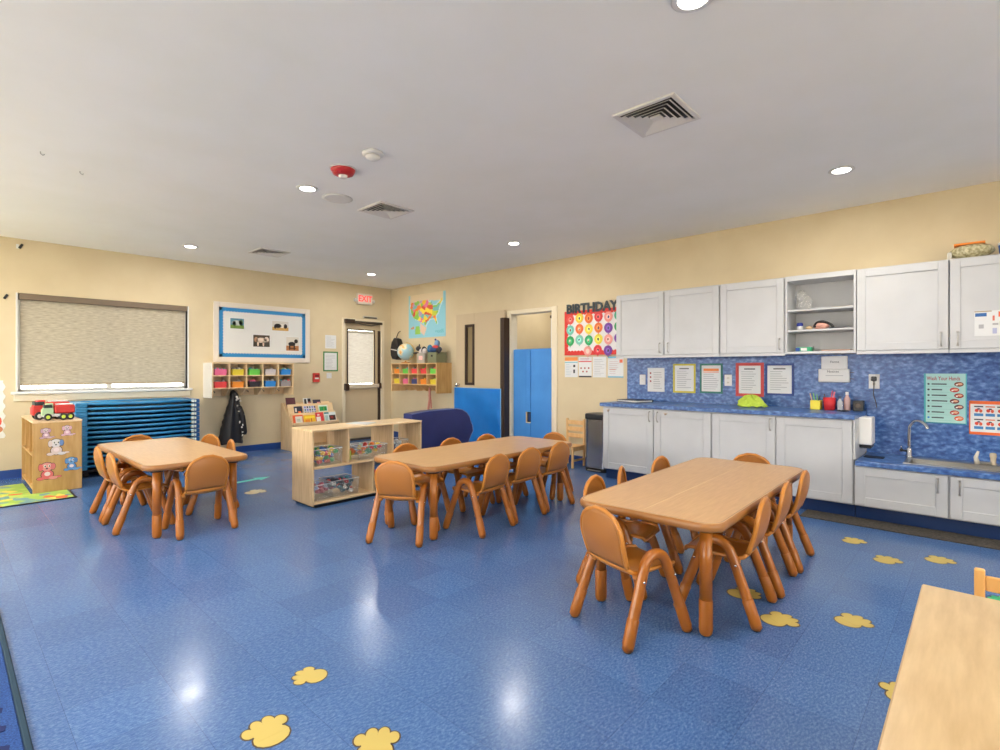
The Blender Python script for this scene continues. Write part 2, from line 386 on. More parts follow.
# ------------------------------------------------------------------ kitchen cabinets (local x = along wall toward the viewer's right)
def shaker(name, parent, x0, x1, z0, z1, y, hx=None, hz=None, rail=.062, chip=False):
    p = MB()
    p.box(x0, x1, y, y + .012, z0, z1, CAB)
    for a in ((x0, x0 + rail, z0, z1), (x1 - rail, x1, z0, z1), (x0 + rail, x1 - rail, z0, z0 + rail), (x0 + rail, x1 - rail, z1 - rail, z1)):
        p.box(a[0], a[1], y - .009, y, a[2], a[3], CAB, .0025)
    dr = p.build(name, parent)
    if hx is not None:
        q = MB(); pts = sm([(hx, y - .009, hz - .05), (hx, y - .03, hz - .042), (hx, y - .034, hz), (hx, y - .03, hz + .042), (hx, y - .009, hz + .05)], 4)
        q.tube(pts, .0055, STEEL, 8).box(hx - .008, hx + .008, y - .013, y - .008, hz - .06, hz - .045, STEEL).box(hx - .008, hx + .008, y - .013, y - .008, hz + .045, hz + .06, STEEL)
        q.build('handle', dr)
    return dr
UF = .325                            # upper cabinet depth
def upper(y_left, wid, doors, label, loc_z=1.385, h=.725):
    t = thing('wall_cabinet', label, 'cabinet', (XW, y_left, loc_z), KR, 'white upper kitchen cabinets')
    MB().box(0, wid, -UF + .022, -.001, 0, h, CAB, .003).box(0, wid, -UF + .004, -UF + .022, -.015, .012, CAB, .002).build('body', t)
    for (a, b_, hx) in doors: shaker('door', t, a, b_, .018, h - .012, -UF + .01, hx, .095)
    return t
upper(3.145, 1.195, [(.006, .592, .55), (.602, 1.188, .645)], 'white double-door wall cabinet at the left end, beside the birthday board')
upper(1.948, .60, [(.006, .59, .555)], 'white single-door wall cabinet between the double one and the open shelves')
upper(.788, .608, [(.004, .604, .56)], 'white single-door wall cabinet directly right of the open shelves')
upper(.178, .61, [(.004, .604, .05)], 'white wall cabinet at the right edge with a paper notice on its door')
upper(-.434, .62, [(.004, .612, .57)], 'white wall cabinet beyond the noticed one, outside the frame edge')
t = thing('shelf_cabinet', 'open white wall cabinet with two inner shelves of odds and ends', 'cabinet', (XW, 1.346, 1.385), KR)
p = MB(); Wd = .556; h = .725
p.box(0, .018, -UF, -.001, 0, h, CAB, .002).box(Wd - .018, Wd, -UF, -.001, 0, h, CAB, .002).box(.018, Wd - .018, -UF, -.001, 0, .022, CAB).box(.018, Wd - .018, -UF, -.001, h - .045, h, CAB).box(.018, Wd - .018, -.012, -.001, .022, h - .045, CAB)
p.build('body', t)
for z in (.205, .395): MB().box(.019, Wd - .019, -UF + .012, -.013, z, z + .018, CAB, .002).build('shelf', t)
# small things on the open shelves (world coordinates)
def on_shelf(y): return y
def bottle(loc, h, r, body, cap, label, name='bottle'):
    t = thing(name, label, 'bottle', loc)
    MB().lathe([(r * .9, 0), (r, .006), (r, h * .62), (r * .5, h * .78), (r * .42, h * .86)], body, 14).build('body', t)
    MB().lathe([(r * .46, h * .84), (r * .5, h * .85), (r * .5, h)], cap, 12).build('cap', t)
    return t
CLEARM = clear('clear_plastic', (232, 236, 236), .45)
Z1, Z2, Z3 = 1.385 + .022, 1.385 + .223, 1.385 + .413
t = thing('plastic_bag', 'crumpled clear plastic bag on the top open shelf', 'bag', (5.54, 1.215, Z3))
b = MB(); b.sphere((0, 0, .07), .07, clear('cloudy_bag', (236, 236, 232), .16, .2), (.8, 1, 1), 16); b.sphere((0, .03, .14), .045, MATS['cloudy_bag'], (.8, 1, 1.1), 12)
for v in b.bm.verts: v.co += Vector((random.uniform(-1, 1), random.uniform(-1, 1), random.uniform(-.3, .6))) * .009
b.build('film', t); MB().box(-.02, .02, -.05, .05, .0, .012, C(96, 84, 70)).build('contents', t)
t = thing('spray_cap_tub', 'small white tub with a dark blue lid on the middle open shelf', 'tub', (5.50, 1.245, Z2))
MB().lathe([(.02, 0), (.024, .004), (.024, .035), (.021, .04)], WHITE, 14).build('body', t); MB().lathe([(.026, .038), (.027, .042), (.027, .062), (.02, .07)], C(34, 52, 140), 14).build('lid', t)
t = thing('cloth_bundle', 'rumpled pink and black cloth bundle on the middle open shelf', 'cloth', (5.5, 1.07, Z2))
b = MB(); b.sphere((0, 0, .028), .05, C(226, 168, 150), (1, 1.3, .62), 16)
for v in b.bm.verts: v.co += Vector((random.uniform(-1, 1), random.uniform(-1, 1), random.uniform(0, 1))) * .008
b.build('cloth', t)
MB().tube(sm([(-.04, .05, .02), (-.03, .03, .06), (-.02, -.02, .07), (-.03, -.08, .04), (-.04, -.1, .012)], 4), .012, BLACK, 8).build('strap', t)
tag(MB().sphere((0, 0, .018), .02, C(196, 168, 130), (1, 1.6, .9), 10).build('stone', loc=(5.49, 1.165, Z2)), 'small tan lump beside the white tub on the open shelf', 'ornament')
tag(MB().box(-.07, .07, -.06, .08, 0, .012, C(50, 54, 64), .004).build('tablet', loc=(5.52, .92, Z2)), 'thin dark grey slab at the right of the middle open shelf', 'folder')
t = thing('tissue_pack', 'green and white tissue pack on the lowest open shelf', 'pack', (5.52, 1.21, Z1 + .0))
MB().box(-.05, .05, -.065, .065, 0, .042, C(60, 168, 120), .01, seg=2).build('wrapper', t); MB().box(-.052, -.048, -.03, .02, .008, .034, WHITE).build('print', t); MB().box(-.052, -.046, .03, .064, .006, .036, C(40, 80, 160)).build('blue_end', t)
tag(MB().box(-.1, .1, -.12, .1, 0, .012, C(180, 140, 116), .003).build('tray', loc=(5.54, .96, Z1)), 'flat tan tray on the lowest open shelf', 'tray')
tag(MB().box(-.03, .03, -.08, .08, 0, .008, C(214, 190, 150), .002).build('ruler', loc=(5.5, .91, Z3)), 'short wooden ruler lying on the top open shelf', 'ruler')
# base units
BD = .60
def base(y_left, wid, doors, label, top, lo=.12, extra=False):
    t = thing('base_cabinet', label, 'cabinet', (XW, y_left, 0), KR, 'white base kitchen cabinets')
    MB().box(0, wid, -BD + .024, -.001, .115, top, CAB, .002).build('body', t)
    MB().box(.0, wid, -BD + .085, -.05, 0, .115, C(20, 52, 104, .4)).build('toe_kick', t)
    for (a, b_, hx, hz) in doors:
        dr = shaker('door', t, a, b_, lo + .005, top - .012, -BD + .013, hx, hz, .07)
        if extra:
            pass
    return t
    return t
HT = .825
base(3.155, 1.225, [(.006, .612, .575, .74), (.624, 1.218, .665, .74)], 'white double-door base cabinet at the left end, beside the trash can', HT, extra=True)
base(1.93, .575, [(.006, .568, .53, .74)], 'white base cabinet in the middle of the tall counter run', HT)
ecab = base(1.355, .585, [(.006, .578, None, None)], 'white base cabinet at the right end of the tall counter', HT)
LT = .452
MB().box(.586, .600, -.60, -.001, .50, HT, CAB, .002).build('end_panel', ecab)
base(.765, .595, [(.006, .588, .53, .36)], 'low white sink cabinet beside the tall counter end', LT)
base(.17, .61, [(.006, .602, .06, .36)], 'low white sink cabinet at the right edge of the photo', LT)
base(-.44, .61, [(.006, .602, .55, .36)], 'low white sink cabinet past the right edge of the photo', LT)
for i, yy in enumerate((3.08, 2.40)):
    q = MB().lathe([(.004, 0), (.012, .002), (.012, .01), (.004, .012)], C(170, 150, 130), 10, M=Matrix.Rotation(-PI / 2, 4, 'Y'))
    q.box(-.012, 0, -.022, .022, .006, .014, C(214, 200, 184), .002)
    tag(q.build('child_lock', loc=(XW - BD + .003, yy, .776)), 'small child safety latch on the %s double base cabinet door' % ('left' if i == 0 else 'right'), 'latch', 'child safety latches')
# counters and backsplash
t = thing('countertop', 'blue marbled laminate worktop of the tall counter', 'worktop', (XW, 3.175, HT), KR)
MB().box(0, 2.42, -.63, -.001, 0, .04, LAM, .005, seg=2).build('top', t)
t = thing('sink_counter', 'low blue marbled laminate worktop with the sink set in', 'worktop', (XW, .752, LT), KR)
p = MB(); sx0, sx1, sy0, sy1 = .33, 1.04, -.50, -.20
p.box(0, 1.8, -.63, sy0, 0, .04, LAM, .004).box(0, 1.8, sy1, -.001, 0, .04, LAM).box(0, sx0, sy0, sy1, 0, .04, LAM).box(sx1, 1.8, sy0, sy1, 0, .04, LAM)
p.build('top', t)
t = thing('sink', 'stainless steel drop-in sink in the low counter', 'sink', (XW, .752, LT + .04), KR)
rim = MB()
for a in ((sx0 - .03, sx1 + .03, sy0 - .03, sy0 + .006), (sx0 - .03, sx1 + .03, sy1 - .006, sy1 + .1), (sx0 - .03, sx0 + .006, sy0, sy1), (sx1 - .006, sx1 + .03, sy0, sy1)): rim.box(a[0], a[1], a[2], a[3], .0005, .006, STEEL, .002)
rim.build('rim', t)
bw = MB()
for a in ((sx0, sx0 + .004, sy0, sy1, -.032, 0), (sx1 - .004, sx1, sy0, sy1, -.032, 0), (sx0, sx1, sy0, sy0 + .004, -.032, 0), (sx0, sx1, sy1 - .004, sy1, -.032, 0)): bw.box(*a, STEEL)
bw.box(sx0, sx1, sy0, sy1, -.038, -.032, STEEL); bw.build('basin', t)
MB().lathe([(.04, -.032), (.04, -.028), (.03, -.03)], DGREY, 16, c=((sx0 + sx1) / 2, -.35, 0)).build('drain', t)
tap = thing('faucet', 'tall chrome gooseneck faucet on the sink rim', 'faucet', (XW - .15, .44, LT + .0465), KR)
MB().lathe([(.027, 0), (.027, .008), (.02, .014), (.019, .07), (.015, .078)], CHROME, 16).build('base', tap)
MB().tube(sm([(0, 0, .07), (0, 0, .22), (.006, -.004, .265), (.035, -.02, .305), (.075, -.045, .31), (.11, -.065, .285), (.125, -.075, .25)], 6), .0115, CHROME, 12).build('spout', tap)
MB().tube([(-.015, 0, .05), (-.045, 0, .052)], .009, BLACK, 10).sphere((-.052, 0, .054), .015, BLACK).tube([(-.05, -.0, .06), (-.055, -.01, .09)], .005, CHROME, 8).build('lever', tap)
t = thing('drinking_bubbler', 'short chrome drinking spout with a push lever near the right edge', 'faucet', (XW - .15, -.075, LT + .0465), KR)
MB().lathe([(.024, 0), (.024, .006), (.017, .01), (.018, .05), (.022, .06), (.02, .085), (.01, .09)], C(200, 186, 160, .2), 14).build('body', t)
MB().tube([(-.09, -.03, 0), (-.10, -.04, .05), (-.085, -.045, .10)], [.02, .014, .008], C(210, 206, 196, .2), 10).box(-.105, -.01, -.04, -.02, .0, .02, STEEL, .004).build('push_lever', t)
struct(MB().box(XW - .006, XW, .757, 3.172, HT + .041, 1.383, LAM).box(XW - .006, XW, -1.05, .757, LT + .041, 1.383, LAM).build('wall_backsplash'))
# dark floor mat
tag(MB().box(4.93, 5.195, -1.0, 1.12, 0, .009, noise_mat('charcoal_mat', (52, 48, 44), (84, 78, 70), 60, rough=.9, detail=3), .003).build('floor_mat'), 'long charcoal runner mat along the foot of the white cabinets', 'mat')

# ------------------------------------------------------------------ wall papers on the backsplash & walls
def lines(p, u0, u1, v0, v1, n, y, m=INK, h=.28):
    dv = (v1 - v0) / n
    for i in range(n):
        e = u1 - random.random() * (u1 - u0) * .45
        p.rect(u0, e, v0 + dv * i + dv * (1 - h) / 2, v0 + dv * i + dv * (1 + h) / 2, y, m)
def sheet(name, y0, y1, z0, z1, label, cat, frame=None, fn=None, off=.006, rz=KR, th=.003, group=None, wall='k', fw=.02):
    """vertical sheet on the kitchen wall: y0 (left) > y1 (right); on the window wall y0<y1 are x values"""
    if wall == 'k': w = y0 - y1; loc = (XW - off, y0, z0)
    else: w = y1 - y0; loc = (y0, YW - off, z0); rz = 0
    h = z1 - z0
    t = thing(name, label, cat, loc, rz, group)
    p = MB().box(0, w, -th, 0, 0, h, PAPER)
    if fn: fn(p, w, h, -th - .0008)
    p.build('sheet', t)
    if frame:
        q = MB()
        for a in ((-fw, 0, -fw, h + fw), (w, w + fw, -fw, h + fw), (0, w, -fw, 0), (0, w, h, h + fw)): q.box(a[0], a[1], -th - .003, 0, a[2], a[3], frame, .001)
        q.build('border', t)
    return t
def doc(p, w, h, y): lines(p, w * .12, w * .88, h * .1, h * .82, 9, y); p.rect(w * .25, w * .75, h * .86, h * .9, y, INKD)
def doc_dots(p, w, h, y):
    lines(p, w * .35, w * .9, h * .1, h * .85, 8, y)
    for i in range(3): p.oval(w * .18, h * (.78 - .17 * i), .011, .011, y, C(150, 40, 50))
def doc_orange(p, w, h, y): lines(p, w * .1, w * .9, h * .06, h * .7, 8, y); p.rect(w * .1, w * .9, h * .78, h * .88, y, C(240, 140, 70)); p.rect(w * .1, w * .9, h * .72, h * .76, y, C(230, 170, 150))
sheet('notice', 2.9, 2.69, .98, 1.26, 'plain white notice with three red dots, next to the light switch', 'notice', fn=doc_dots)
sheet('framed_notice', 2.565, 2.345, .997, 1.285, 'notice in a thin yellow frame on the blue backsplash', 'notice', C(214, 200, 60), doc)
sheet('framed_notice', 2.257, 2.05, 1.0, 1.285, 'notice in a dark green frame on the blue backsplash', 'notice', C(24, 112, 96), doc_orange)
sheet('framed_notice', 1.865, 1.65, .99, 1.28, 'notice in a red frame above the lime cloth', 'notice', C(206, 66, 62), doc, fw=.03)
sheet('framed_notice', 1.587, 1.365, 1.0, 1.28, 'notice in a navy frame on the blue backsplash', 'notice', C(30, 62, 132), doc)
def plate(name, y, z, w, h, label, cat, kind='out', wall='k', rz=KR):
    loc = (XW - .006, y, z) if wall == 'k' else (y, YW, z)
    t = thing(name, label, cat, loc, rz if wall == 'k' else 0)
    MB().box(-w / 2, w / 2, -.006, 0, -h / 2, h / 2, WHITE, .002).build('plate', t)
    if kind == 'switch': MB().box(-.008, .008, -.014, -.006, -.016, .016, C(236, 232, 222), .003).build('toggle', t)
    elif kind == 'out':
        p = MB()
        for s_ in (-.024, .024):
            p.lathe([(.016, 0), (.016, .002)], C(222, 218, 208), 14, M=Matrix.Translation((0, -.006, s_)) @ Matrix.Rotation(PI / 2, 4, 'X'))
            p.box(-.007, -.004, -.0095, -.008, s_ - .004, s_ + .006, INKD).box(.004, .007, -.0095, -.008, s_ - .004, s_ + .006, INKD)
        p.build('socket', t)
    return t
plate('light_switch', 2.965, 1.12, .075, .12, 'white light switch on the backsplash beside the dotted notice', 'switch', 'switch')
plate('power_outlet', 1.972, 1.125, .075, .12, 'white outlet between the green and red framed notices', 'outlet')
t = plate('power_outlet', .70, 1.132, .08, .13, 'white outlet with a plug and hanging cord above the paper towel dispenser', 'outlet')
MB().box(-.02, .02, -.035, -.006, .005, .045, BLACK, .005).build('plug', t)
MB().tube(sm([(.0, -.03, .01), (.0, -.02, -.06), (-.004, -.012, -.12), (.012, -.01, -.18), (.02, -.01, -.235)], 5), .003, DGREY, 6).build('cord', t)
# two tier paper holder
t = thing('paper_holder', 'white two-tier paper holder hung above the pencil cups', 'holder', (XW - .006, 1.13, 1.12), KR)
MB().box(0, .25, -.04, 0, 0, .125, WHITE, .006).box(.02, .23, -.02, 0, .125, .245, WHITE, .004).build('pocket', t)
p = MB(); p.text('Notices', .12, .10, .03, -.0415, INKD); p.rect(.06, .2, .06, .066, -.0412, INK); p.text('Forms', .13, .19, .028, -.0215, INKD); p.build('lettering', t)
MB().box(.25, .28, -.03, -.026, .03, .036, DGREY).box(.25, .28, -.03, -.026, .09, .096, DGREY).build('clip', t)
# hand washing poster
def hands(p, w, h, y):
    TEAL = C(170, 214, 208)
    p.rect(0, w, 0, h, y + .0004, TEAL); p.rect(0, .012, 0, h, y, C(60, 170, 176)); p.rect(0, w, 0, .01, y, C(40, 130, 150)); p.rect(w - .008, w, 0, h, y, C(80, 180, 186))
    p.text('Wash Your Hands', w * .46, h * .90, .046, y - .0004, C(170, 40, 60), sx=.62, bold=.0006)
    cols = [C(120, 70, 50), C(190, 50, 40), C(150, 40, 30), C(110, 40, 40), C(90, 50, 60), C(180, 60, 50), C(214, 96, 50)]
    txt = ['1  wet hands', '2  add soap', '3  scrub well', '4  rinse', '5  dry', '6  turn off', '7  clean hands']
    for i in range(7):
        v = h * (.79 - i * .112)
        p.rect(.02, w * .72, v - .022, v - .0205, y, C(120, 170, 168))
        p.oval(.03, v, .008, .008, y - .0002, INKD if i < 6 else C(40, 130, 200)); lines(p, .05, w * .6, v - .007, v + .007, 1, y, INKD, .7)
        cx = w * (.82 if i % 2 == 0 else .72)
        p.oval(cx, v, .03, .020, y - .0002, cols[i]); p.oval(cx + .006, v + .002, .016, .009, y - .0006, C(230, 170, 140)); p.oval(cx - .013, v - .004, .007, .006, y - .0008, C(240, 236, 230))
sheet('poster', .352, .079, .784, 1.205, 'teal hand washing poster above the sink', 'poster', fn=hands)
def washy(p, w, h, y):
    O = C(236, 106, 44)
    p.rect(0, w, 0, .022, y, O); p.rect(0, w, h - .026, h, y, O); p.rect(0, .008, 0, h, y, O)
    for r in range(2):
        for c in range(4):
            u = .03 + c * .068; v = .045 + r * .105
            p.rect(u, u + .055, v, v + .022, y, C(60, 130, 190)); p.rect(u, u + .055, v + .072, v + .082, y, INKD if c != 1 else C(220, 120, 80))
            p.oval(u + .016, v + .045, .012, .014, y, C(216, 70, 50)); p.oval(u + .040, v + .042, .010, .014, y, C(224, 90, 60)); p.oval(u + .028, v + .058, .01, .006, y - .0003, C(60, 60, 66))
sheet('poster', .066, -.22, .712, .985, 'orange bordered picture chart at the right edge above the sink', 'poster', fn=washy)
def cabnote(p, w, h, y):
    p.rect(.0, w * .48, h * .96, h, y, C(170, 150, 120)); p.rect(.004, w * .34, h * .78, h * .92, y, C(50, 104, 170)); p.rect(w * .5, w * .56, h * .6, h * .8, y, C(214, 110, 90)); p.rect(w * .66, w * .98, h * .74, h * .95, y, C(232, 104, 60))
    p.rect(w * .12, w * .26, h * .3, h * .46, y, INK); p.rect(w * .5, w * .62, h * .08, h * .3, y, C(176, 180, 210)); p.rect(w * .7, w * .96, h * .4, h * .55, y, C(140, 150, 70)); p.rect(w * .5, w * .66, h * .42, h * .5, y, INK)
sheet('cabinet_notice', .032, -.17, 1.495, 1.685, 'paper chart taped to the white cabinet door at the right edge', 'notice', fn=cabnote, off=UF - .009)

# towel dispenser on the step between counters
t = thing('towel_dispenser', 'white paper towel dispenser mounted beside the end of the tall counter', 'dispenser', (XW - .262, .757, .575), KR)
MB().box(.0, .095, -.18, 0, .03, .26, C(238, 236, 230, .35), .01, seg=2).build('housing', t); MB().box(.006, .088, -.17, -.01, .0, .033, BLACK, .006).build('outlet_tray', t)
tag(MB().box(-.07, .07, -.05, .05, 0, .008, C(16, 20, 34), .003).build('soap_tray', loc=(XW - .33, .66, LT + .04), rz=KR), 'flat black tray on the low counter under the towel dispenser', 'tray')
# things on the tall counter
CZ = HT + .04
t = thing('binder', 'black ring binder lying closed on the left end of the counter', 'binder', (5.46, 2.93, CZ), -.3)
MB().box(-.13, .13, -.16, .16, .0, .005, BLACK, .002).box(-.13, .13, -.16, .16, .024, .029, BLACK, .002).box(.125, .13, -.16, .16, .0, .029, BLACK).build('cover', t); MB().box(-.12, .122, -.15, .15, .006, .023, PAPER).build('pages', t)
t = thing('cloth', 'rumpled lime green cloth heaped on the counter', 'cloth', (5.50, 1.67, CZ))
b = MB(); n, k = 30, 14; rings = []
LIME = noise_mat('lime_fleece', (176, 204, 62), (196, 220, 86), 40, rough=.9, bump=.6)
for i in range(k + 1):
    a = i / k; ring = []
    for j in range(n):
        q = 2 * PI * j / n
        r = .125 * (1 - a ** 2.2) ** .6 + .003; r *= 1 + .12 * math.sin(3 * q + 5 * a) + .07 * math.sin(7 * q - 9 * a)
        ring.append(b.bm.verts.new((r * .75 * math.cos(q), r * math.sin(q), .002 + .1 * a * (1 + .18 * math.sin(4 * q + 2)) + .012 * abs(math.sin(5 * q + 8 * a)))))
    rings.append(ring)
b._fin([b.bm.faces.new((A[j], A[(j + 1) % n], B[(j + 1) % n], B[j])) for A, B in zip(rings, rings[1:]) for j in range(n)] + [b.bm.faces.new(rings[-1]), b.bm.faces.new(rings[0][::-1])], LIME, True)
b.build('fabric', t)
def cup(loc, r, h, m, label, items, square=False, name='pencil_cup'):
    t = thing(name, label, 'cup', loc)
    p = MB()
    if square:
        p.box(-r, r, -r, r, 0, .004, m)
        for a in ((-r, -r + .003, -r, r), (r - .003, r, -r, r), (-r, r, -r, -r + .003), (-r, r, r - .003, r)): p.box(a[0], a[1], a[2], a[3], 0, h, m)
    else: p.lathe([(r * .8, 0), (r, h), (r - .003, h), (r * .78, .004)], m, 18)
    p.build('body', t)
    for (dx, dy, tx, ty, L_, rr, mm) in items: MB().cyl((dx, dy, .006), (tx, ty, L_), rr, mm, 8).build('pencil', t)
    return t
cup((5.60, 1.13, CZ), .042, .085, C(238, 222, 70), 'square yellow pencil holder on the counter', [(.0, .02, -.01, .05, .15, .004, C(214, 170, 120)), (.01, -.01, .02, .0, .14, .004, C(120, 190, 60)), (-.01, .0, .0, -.03, .13, .004, C(40, 60, 70)), (.02, .01, .03, .03, .15, .004, C(130, 200, 90))], True)
cup((5.58, 1.02, CZ), .052, .115, C(206, 40, 44), 'round red pencil cup on the counter', [(.0, -.01, .0, -.04, .17, .006, C(220, 120, 130)), (.01, .0, .01, -.02, .18, .004, C(200, 70, 90)), (-.01, .01, -.02, .04, .15, .004, C(90, 60, 50))])
bottle((5.56, .935, CZ), .13, .022, CLEARM, C(70, 84, 104), 'clear bottle right behind the red pencil cup')
bottle((5.61, .888, CZ), .17, .026, clear('rosy_bottle', (214, 176, 170), .7), C(228, 226, 224), 'pinkish sanitizer bottle with white cap on the counter')
t = thing('speaker_box', 'small black cube speaker at the right end of the tall counter', 'speaker', (5.62, .80, CZ), KR)
MB().box(-.04, .04, -.05, .03, 0, .095, BLACK, .008, seg=2).build('case', t)
MB().lathe([(.026, 0), (.026, .002), (.018, .003)], DGREY, 16, M=Matrix.Translation((0, -.05, .05)) @ Matrix.Rotation(PI / 2, 4, 'X')).build('cone', t)
tag(MB().tube(sm([(0, 0, .006), (-.05, .03, .006), (-.02, .08, .006), (.05, .07, .006), (.06, .01, .006)], 5), .005, BLACK, 8).build('cable', loc=(5.50, .86, CZ)), 'black cable curled on the counter by the black speaker', 'cable')
# on top of the wall cabinets
t = thing('snack_bag', 'clear bag with an orange label lying on top of the cabinets', 'bag', (5.54, .05, 2.11), KR); t.scale = (1.15, 1.1, 1.3)
b = MB(); b.sphere((0, 0, .045), .12, noise_mat('speckled_snacks', (150, 140, 96), (214, 206, 170), 60, rough=.4), (1, .7, .38), 18)
for v in b.bm.verts:
    v.co.z = max(v.co.z, .0); v.co += Vector((random.uniform(-1, 1), random.uniform(-1, 1), random.uniform(0, 1))) * .004
b.build('film', t); MB().box(-.09, .07, -.055, .045, .086, .097, C(244, 140, 46), .002).build('label_strip', t)
MB().box(-.125, -.1, -.05, .05, .0, .05, clear('bag_seal', (236, 232, 220), .7), .004).build('seal', t)
t = thing('blue_tub', 'blue tub with white lid on the cabinets at the photo edge', 'tub', (5.54, -.16, 2.11))
MB().lathe([(.05, 0), (.058, .08)], C(34, 90, 170), 18).build('body', t); MB().lathe([(.06, .08), (.062, .083), (.06, .1)], WHITE, 18).build('lid', t)

# ------------------------------------------------------------------ birthday board + papers below (kitchen wall)
t = thing('birthday_board', 'white birthday board with red border and coloured paper balloons', 'board', (XW - .001, 4.105, 1.43), KR)
bw_, bh = .915, .587
RED = C(220, 50, 40); 
MB().box(0, bw_, -.01, 0, 0, bh, mat('board_paper', (238, 234, 232), .6)).build('backing', t)
p = MB(); n = 22
for e in range(4):
    L_ = bw_ if e < 2 else bh
    for i in range(int(L_ / .05)):
        c = .025 + i * .05
        if e == 0: p.oval(c, .045, .025, .018, -.0113, RED, 10)
        if e == 1: p.oval(c, bh - .045, .025, .018, -.0113, RED, 10)
        if e == 2: p.oval(.045, c, .018, .025, -.0113, RED, 10)
        if e == 3: p.oval(bw_ - .045, c, .018, .025, -.0113, RED, 10)
p.rect(0, bw_, 0, .045, -.0118, RED).rect(0, bw_, bh - .045, bh, -.0118, RED).rect(0, .045, .045, bh - .045, -.0118, RED).rect(bw_ - .045, bw_, .045, bh - .045, -.0118, RED)
p.build('border', t)
p = MB(); p.text('BIRTHDAYS', .455, bh + .022, .165, -.016, C(52, 62, 66), sx=.98, ext=.003, bold=.007); p.build('lettering', t)
bc = [[(222, 80, 70), (236, 200, 60), (236, 110, 40), (220, 60, 60), (236, 150, 140), (70, 170, 130)],
      [(120, 200, 180), (236, 110, 50), (240, 214, 70), (240, 120, 50), (120, 60, 160), (50, 160, 90)],
      [(50, 160, 90), (130, 200, 180), (50, 170, 100), (240, 220, 70), (240, 160, 150), (120, 60, 160)],
      [(240, 160, 150), (226, 50, 60), (120, 60, 160)]]
cc = [C(60, 50, 60), C(150, 50, 50), C(50, 70, 120), C(236, 220, 200)]
for r, row in enumerate(bc):
    for c, col in enumerate(row):
        u = (.095 + c * .145) if r < 3 else (.37 + c * .15); v = (.475, .335, .19, .05)[r] + (c % 2) * .01
        q = MB(); m = C(*col)
        pts = []
        for i in range(18):
            a = 2 * PI * i / 18; rr = 1 - .12 * (math.sin(a) < 0) * abs(math.sin(a)); pts.append((u + .062 * math.cos(a) * rr, v + .066 * math.sin(a)))
        q.prism(pts, 'y', -.016, -.0125, m)
        q.prism([(u - .01, v - .08), (u + .01, v - .08), (u, v - .064)], 'y', -.016, -.0125, m)
        q.oval(u, v, .03, .034, -.0168, C(min(255, col[0] + 30), min(255, col[1] + 50), min(255, col[2] + 50)), 10)
        q.oval(u + random.uniform(-.006, .006), v, .013, .018, -.0174, random.choice(cc), 8).oval(u, v - .012, .01, .008, -.0177, random.choice(cc), 8)
        q.build('balloon', t)
def pq1(p, w, h, y): p.rect(0, w, h * .82, h, y, C(240, 150, 80)); p.rect(0, w, h * .72, h * .77, y, C(120, 190, 200)); lines(p, w * .08, w * .55, h * .08, h * .68, 7, y, C(190, 200, 206)); p.rect(w * .66, w * .82, h * .5, h * .62, y, INKD); p.rect(w * .66, w * .8, h * .2, h * .38, y, INKD)
def pq2(p, w, h, y):
    p.rect(0, w, h * .75, h * .8, y, C(220, 70, 70)); p.rect(0, w, 0, h * .07, y, INKD); lines(p, w * .1, w * .9, h * .82, h * .95, 2, y, C(180, 100, 120))
    for i in range(5): p.oval(w * (.18 + .3 * (i % 3) + (.15 if i > 2 else 0)), h * (.45 if i < 3 else .28), .012, .012, y, C(170, 60, 50))
def pq3(p, w, h, y): lines(p, w * .1, w * .9, h * .08, h * .9, 10, y, C(190, 190, 190))
def pq4(p, w, h, y): p.rect(0, w, h * .92, h, y, C(100, 180, 210)); p.rect(0, w, 0, h * .06, y, C(100, 180, 210)); p.rect(w * .75, w * .95, h * .7, h * .85, y, C(236, 120, 90)); lines(p, w * .1, w * .7, h * .15, h * .8, 7, y, C(206, 190, 190)); p.rect(w * .1, w * .5, h * .36, h * .4, y, C(236, 160, 140))
for i, (a, b_, fn, lb) in enumerate(((4.106, 3.90, pq1, 'white sheet with an orange header under the birthday board'), (3.881, 3.685, pq2, 'white sheet with a red rule and dots under the birthday board'), (3.665, 3.47, pq3, 'plain pale text sheet under the birthday board'), (3.444, 3.225, pq4, 'white sheet with light blue bands under the birthday board'))):
    sheet('handout', a, b_, 1.14, 1.405, lb, 'paper', fn=fn, off=0, group='sheets under the birthday board')
# wall map
US = [(.13, .79), (.33, .80), (.56, .80), (.60, .74), (.66, .76), (.70, .66), (.78, .66), (.88, .76), (.90, .82), (.93, .78), (.87, .66), (.84, .58), (.82, .50), (.76, .42), (.80, .28), (.78, .25), (.72, .38), (.60, .37), (.55, .30), (.50, .22), (.44, .30), (.38, .32), (.30, .37), (.20, .42), (.13, .54), (.10, .68)]
def inside(x, y, P):
    c = False; j = len(P) - 1
    for i in range(len(P)):
        if (P[i][1] > y) != (P[j][1] > y) and x < (P[j][0] - P[i][0]) * (y - P[i][1]) / (P[j][1] - P[i][1]) + P[i][0]: c = not c
        j = i
    return c
t = thing('wall_map', 'colourful laminated map of the United States on the kitchen wall near the corner', 'map', (XW - .002, 7.53, 1.80), KR)
mw, mh = 1.0, .76
MB().box(0, mw, -.003, 0, 0, mh, mat('map_sea', (146, 206, 222), .3)).build('sheet', t)
sc = [C(244, 196, 40), C(240, 130, 60), C(236, 120, 160), C(190, 160, 200), C(140, 200, 90), C(246, 220, 70), C(220, 90, 60), C(120, 190, 190), C(200, 210, 70)]
rnd = random.Random(4); seeds = [(rnd.uniform(.08, .95), rnd.uniform(.2, .85), rnd.choice(sc)) for _ in range(95)]
US = [((x - .1) / .83 * .88 + .045, y * 1.02 + .03) for x, y in US]
p = MB(); nx, ny = 64, 48
LAND = C(226, 206, 170); SHAL = C(196, 226, 232); MEX = C(232, 200, 176)
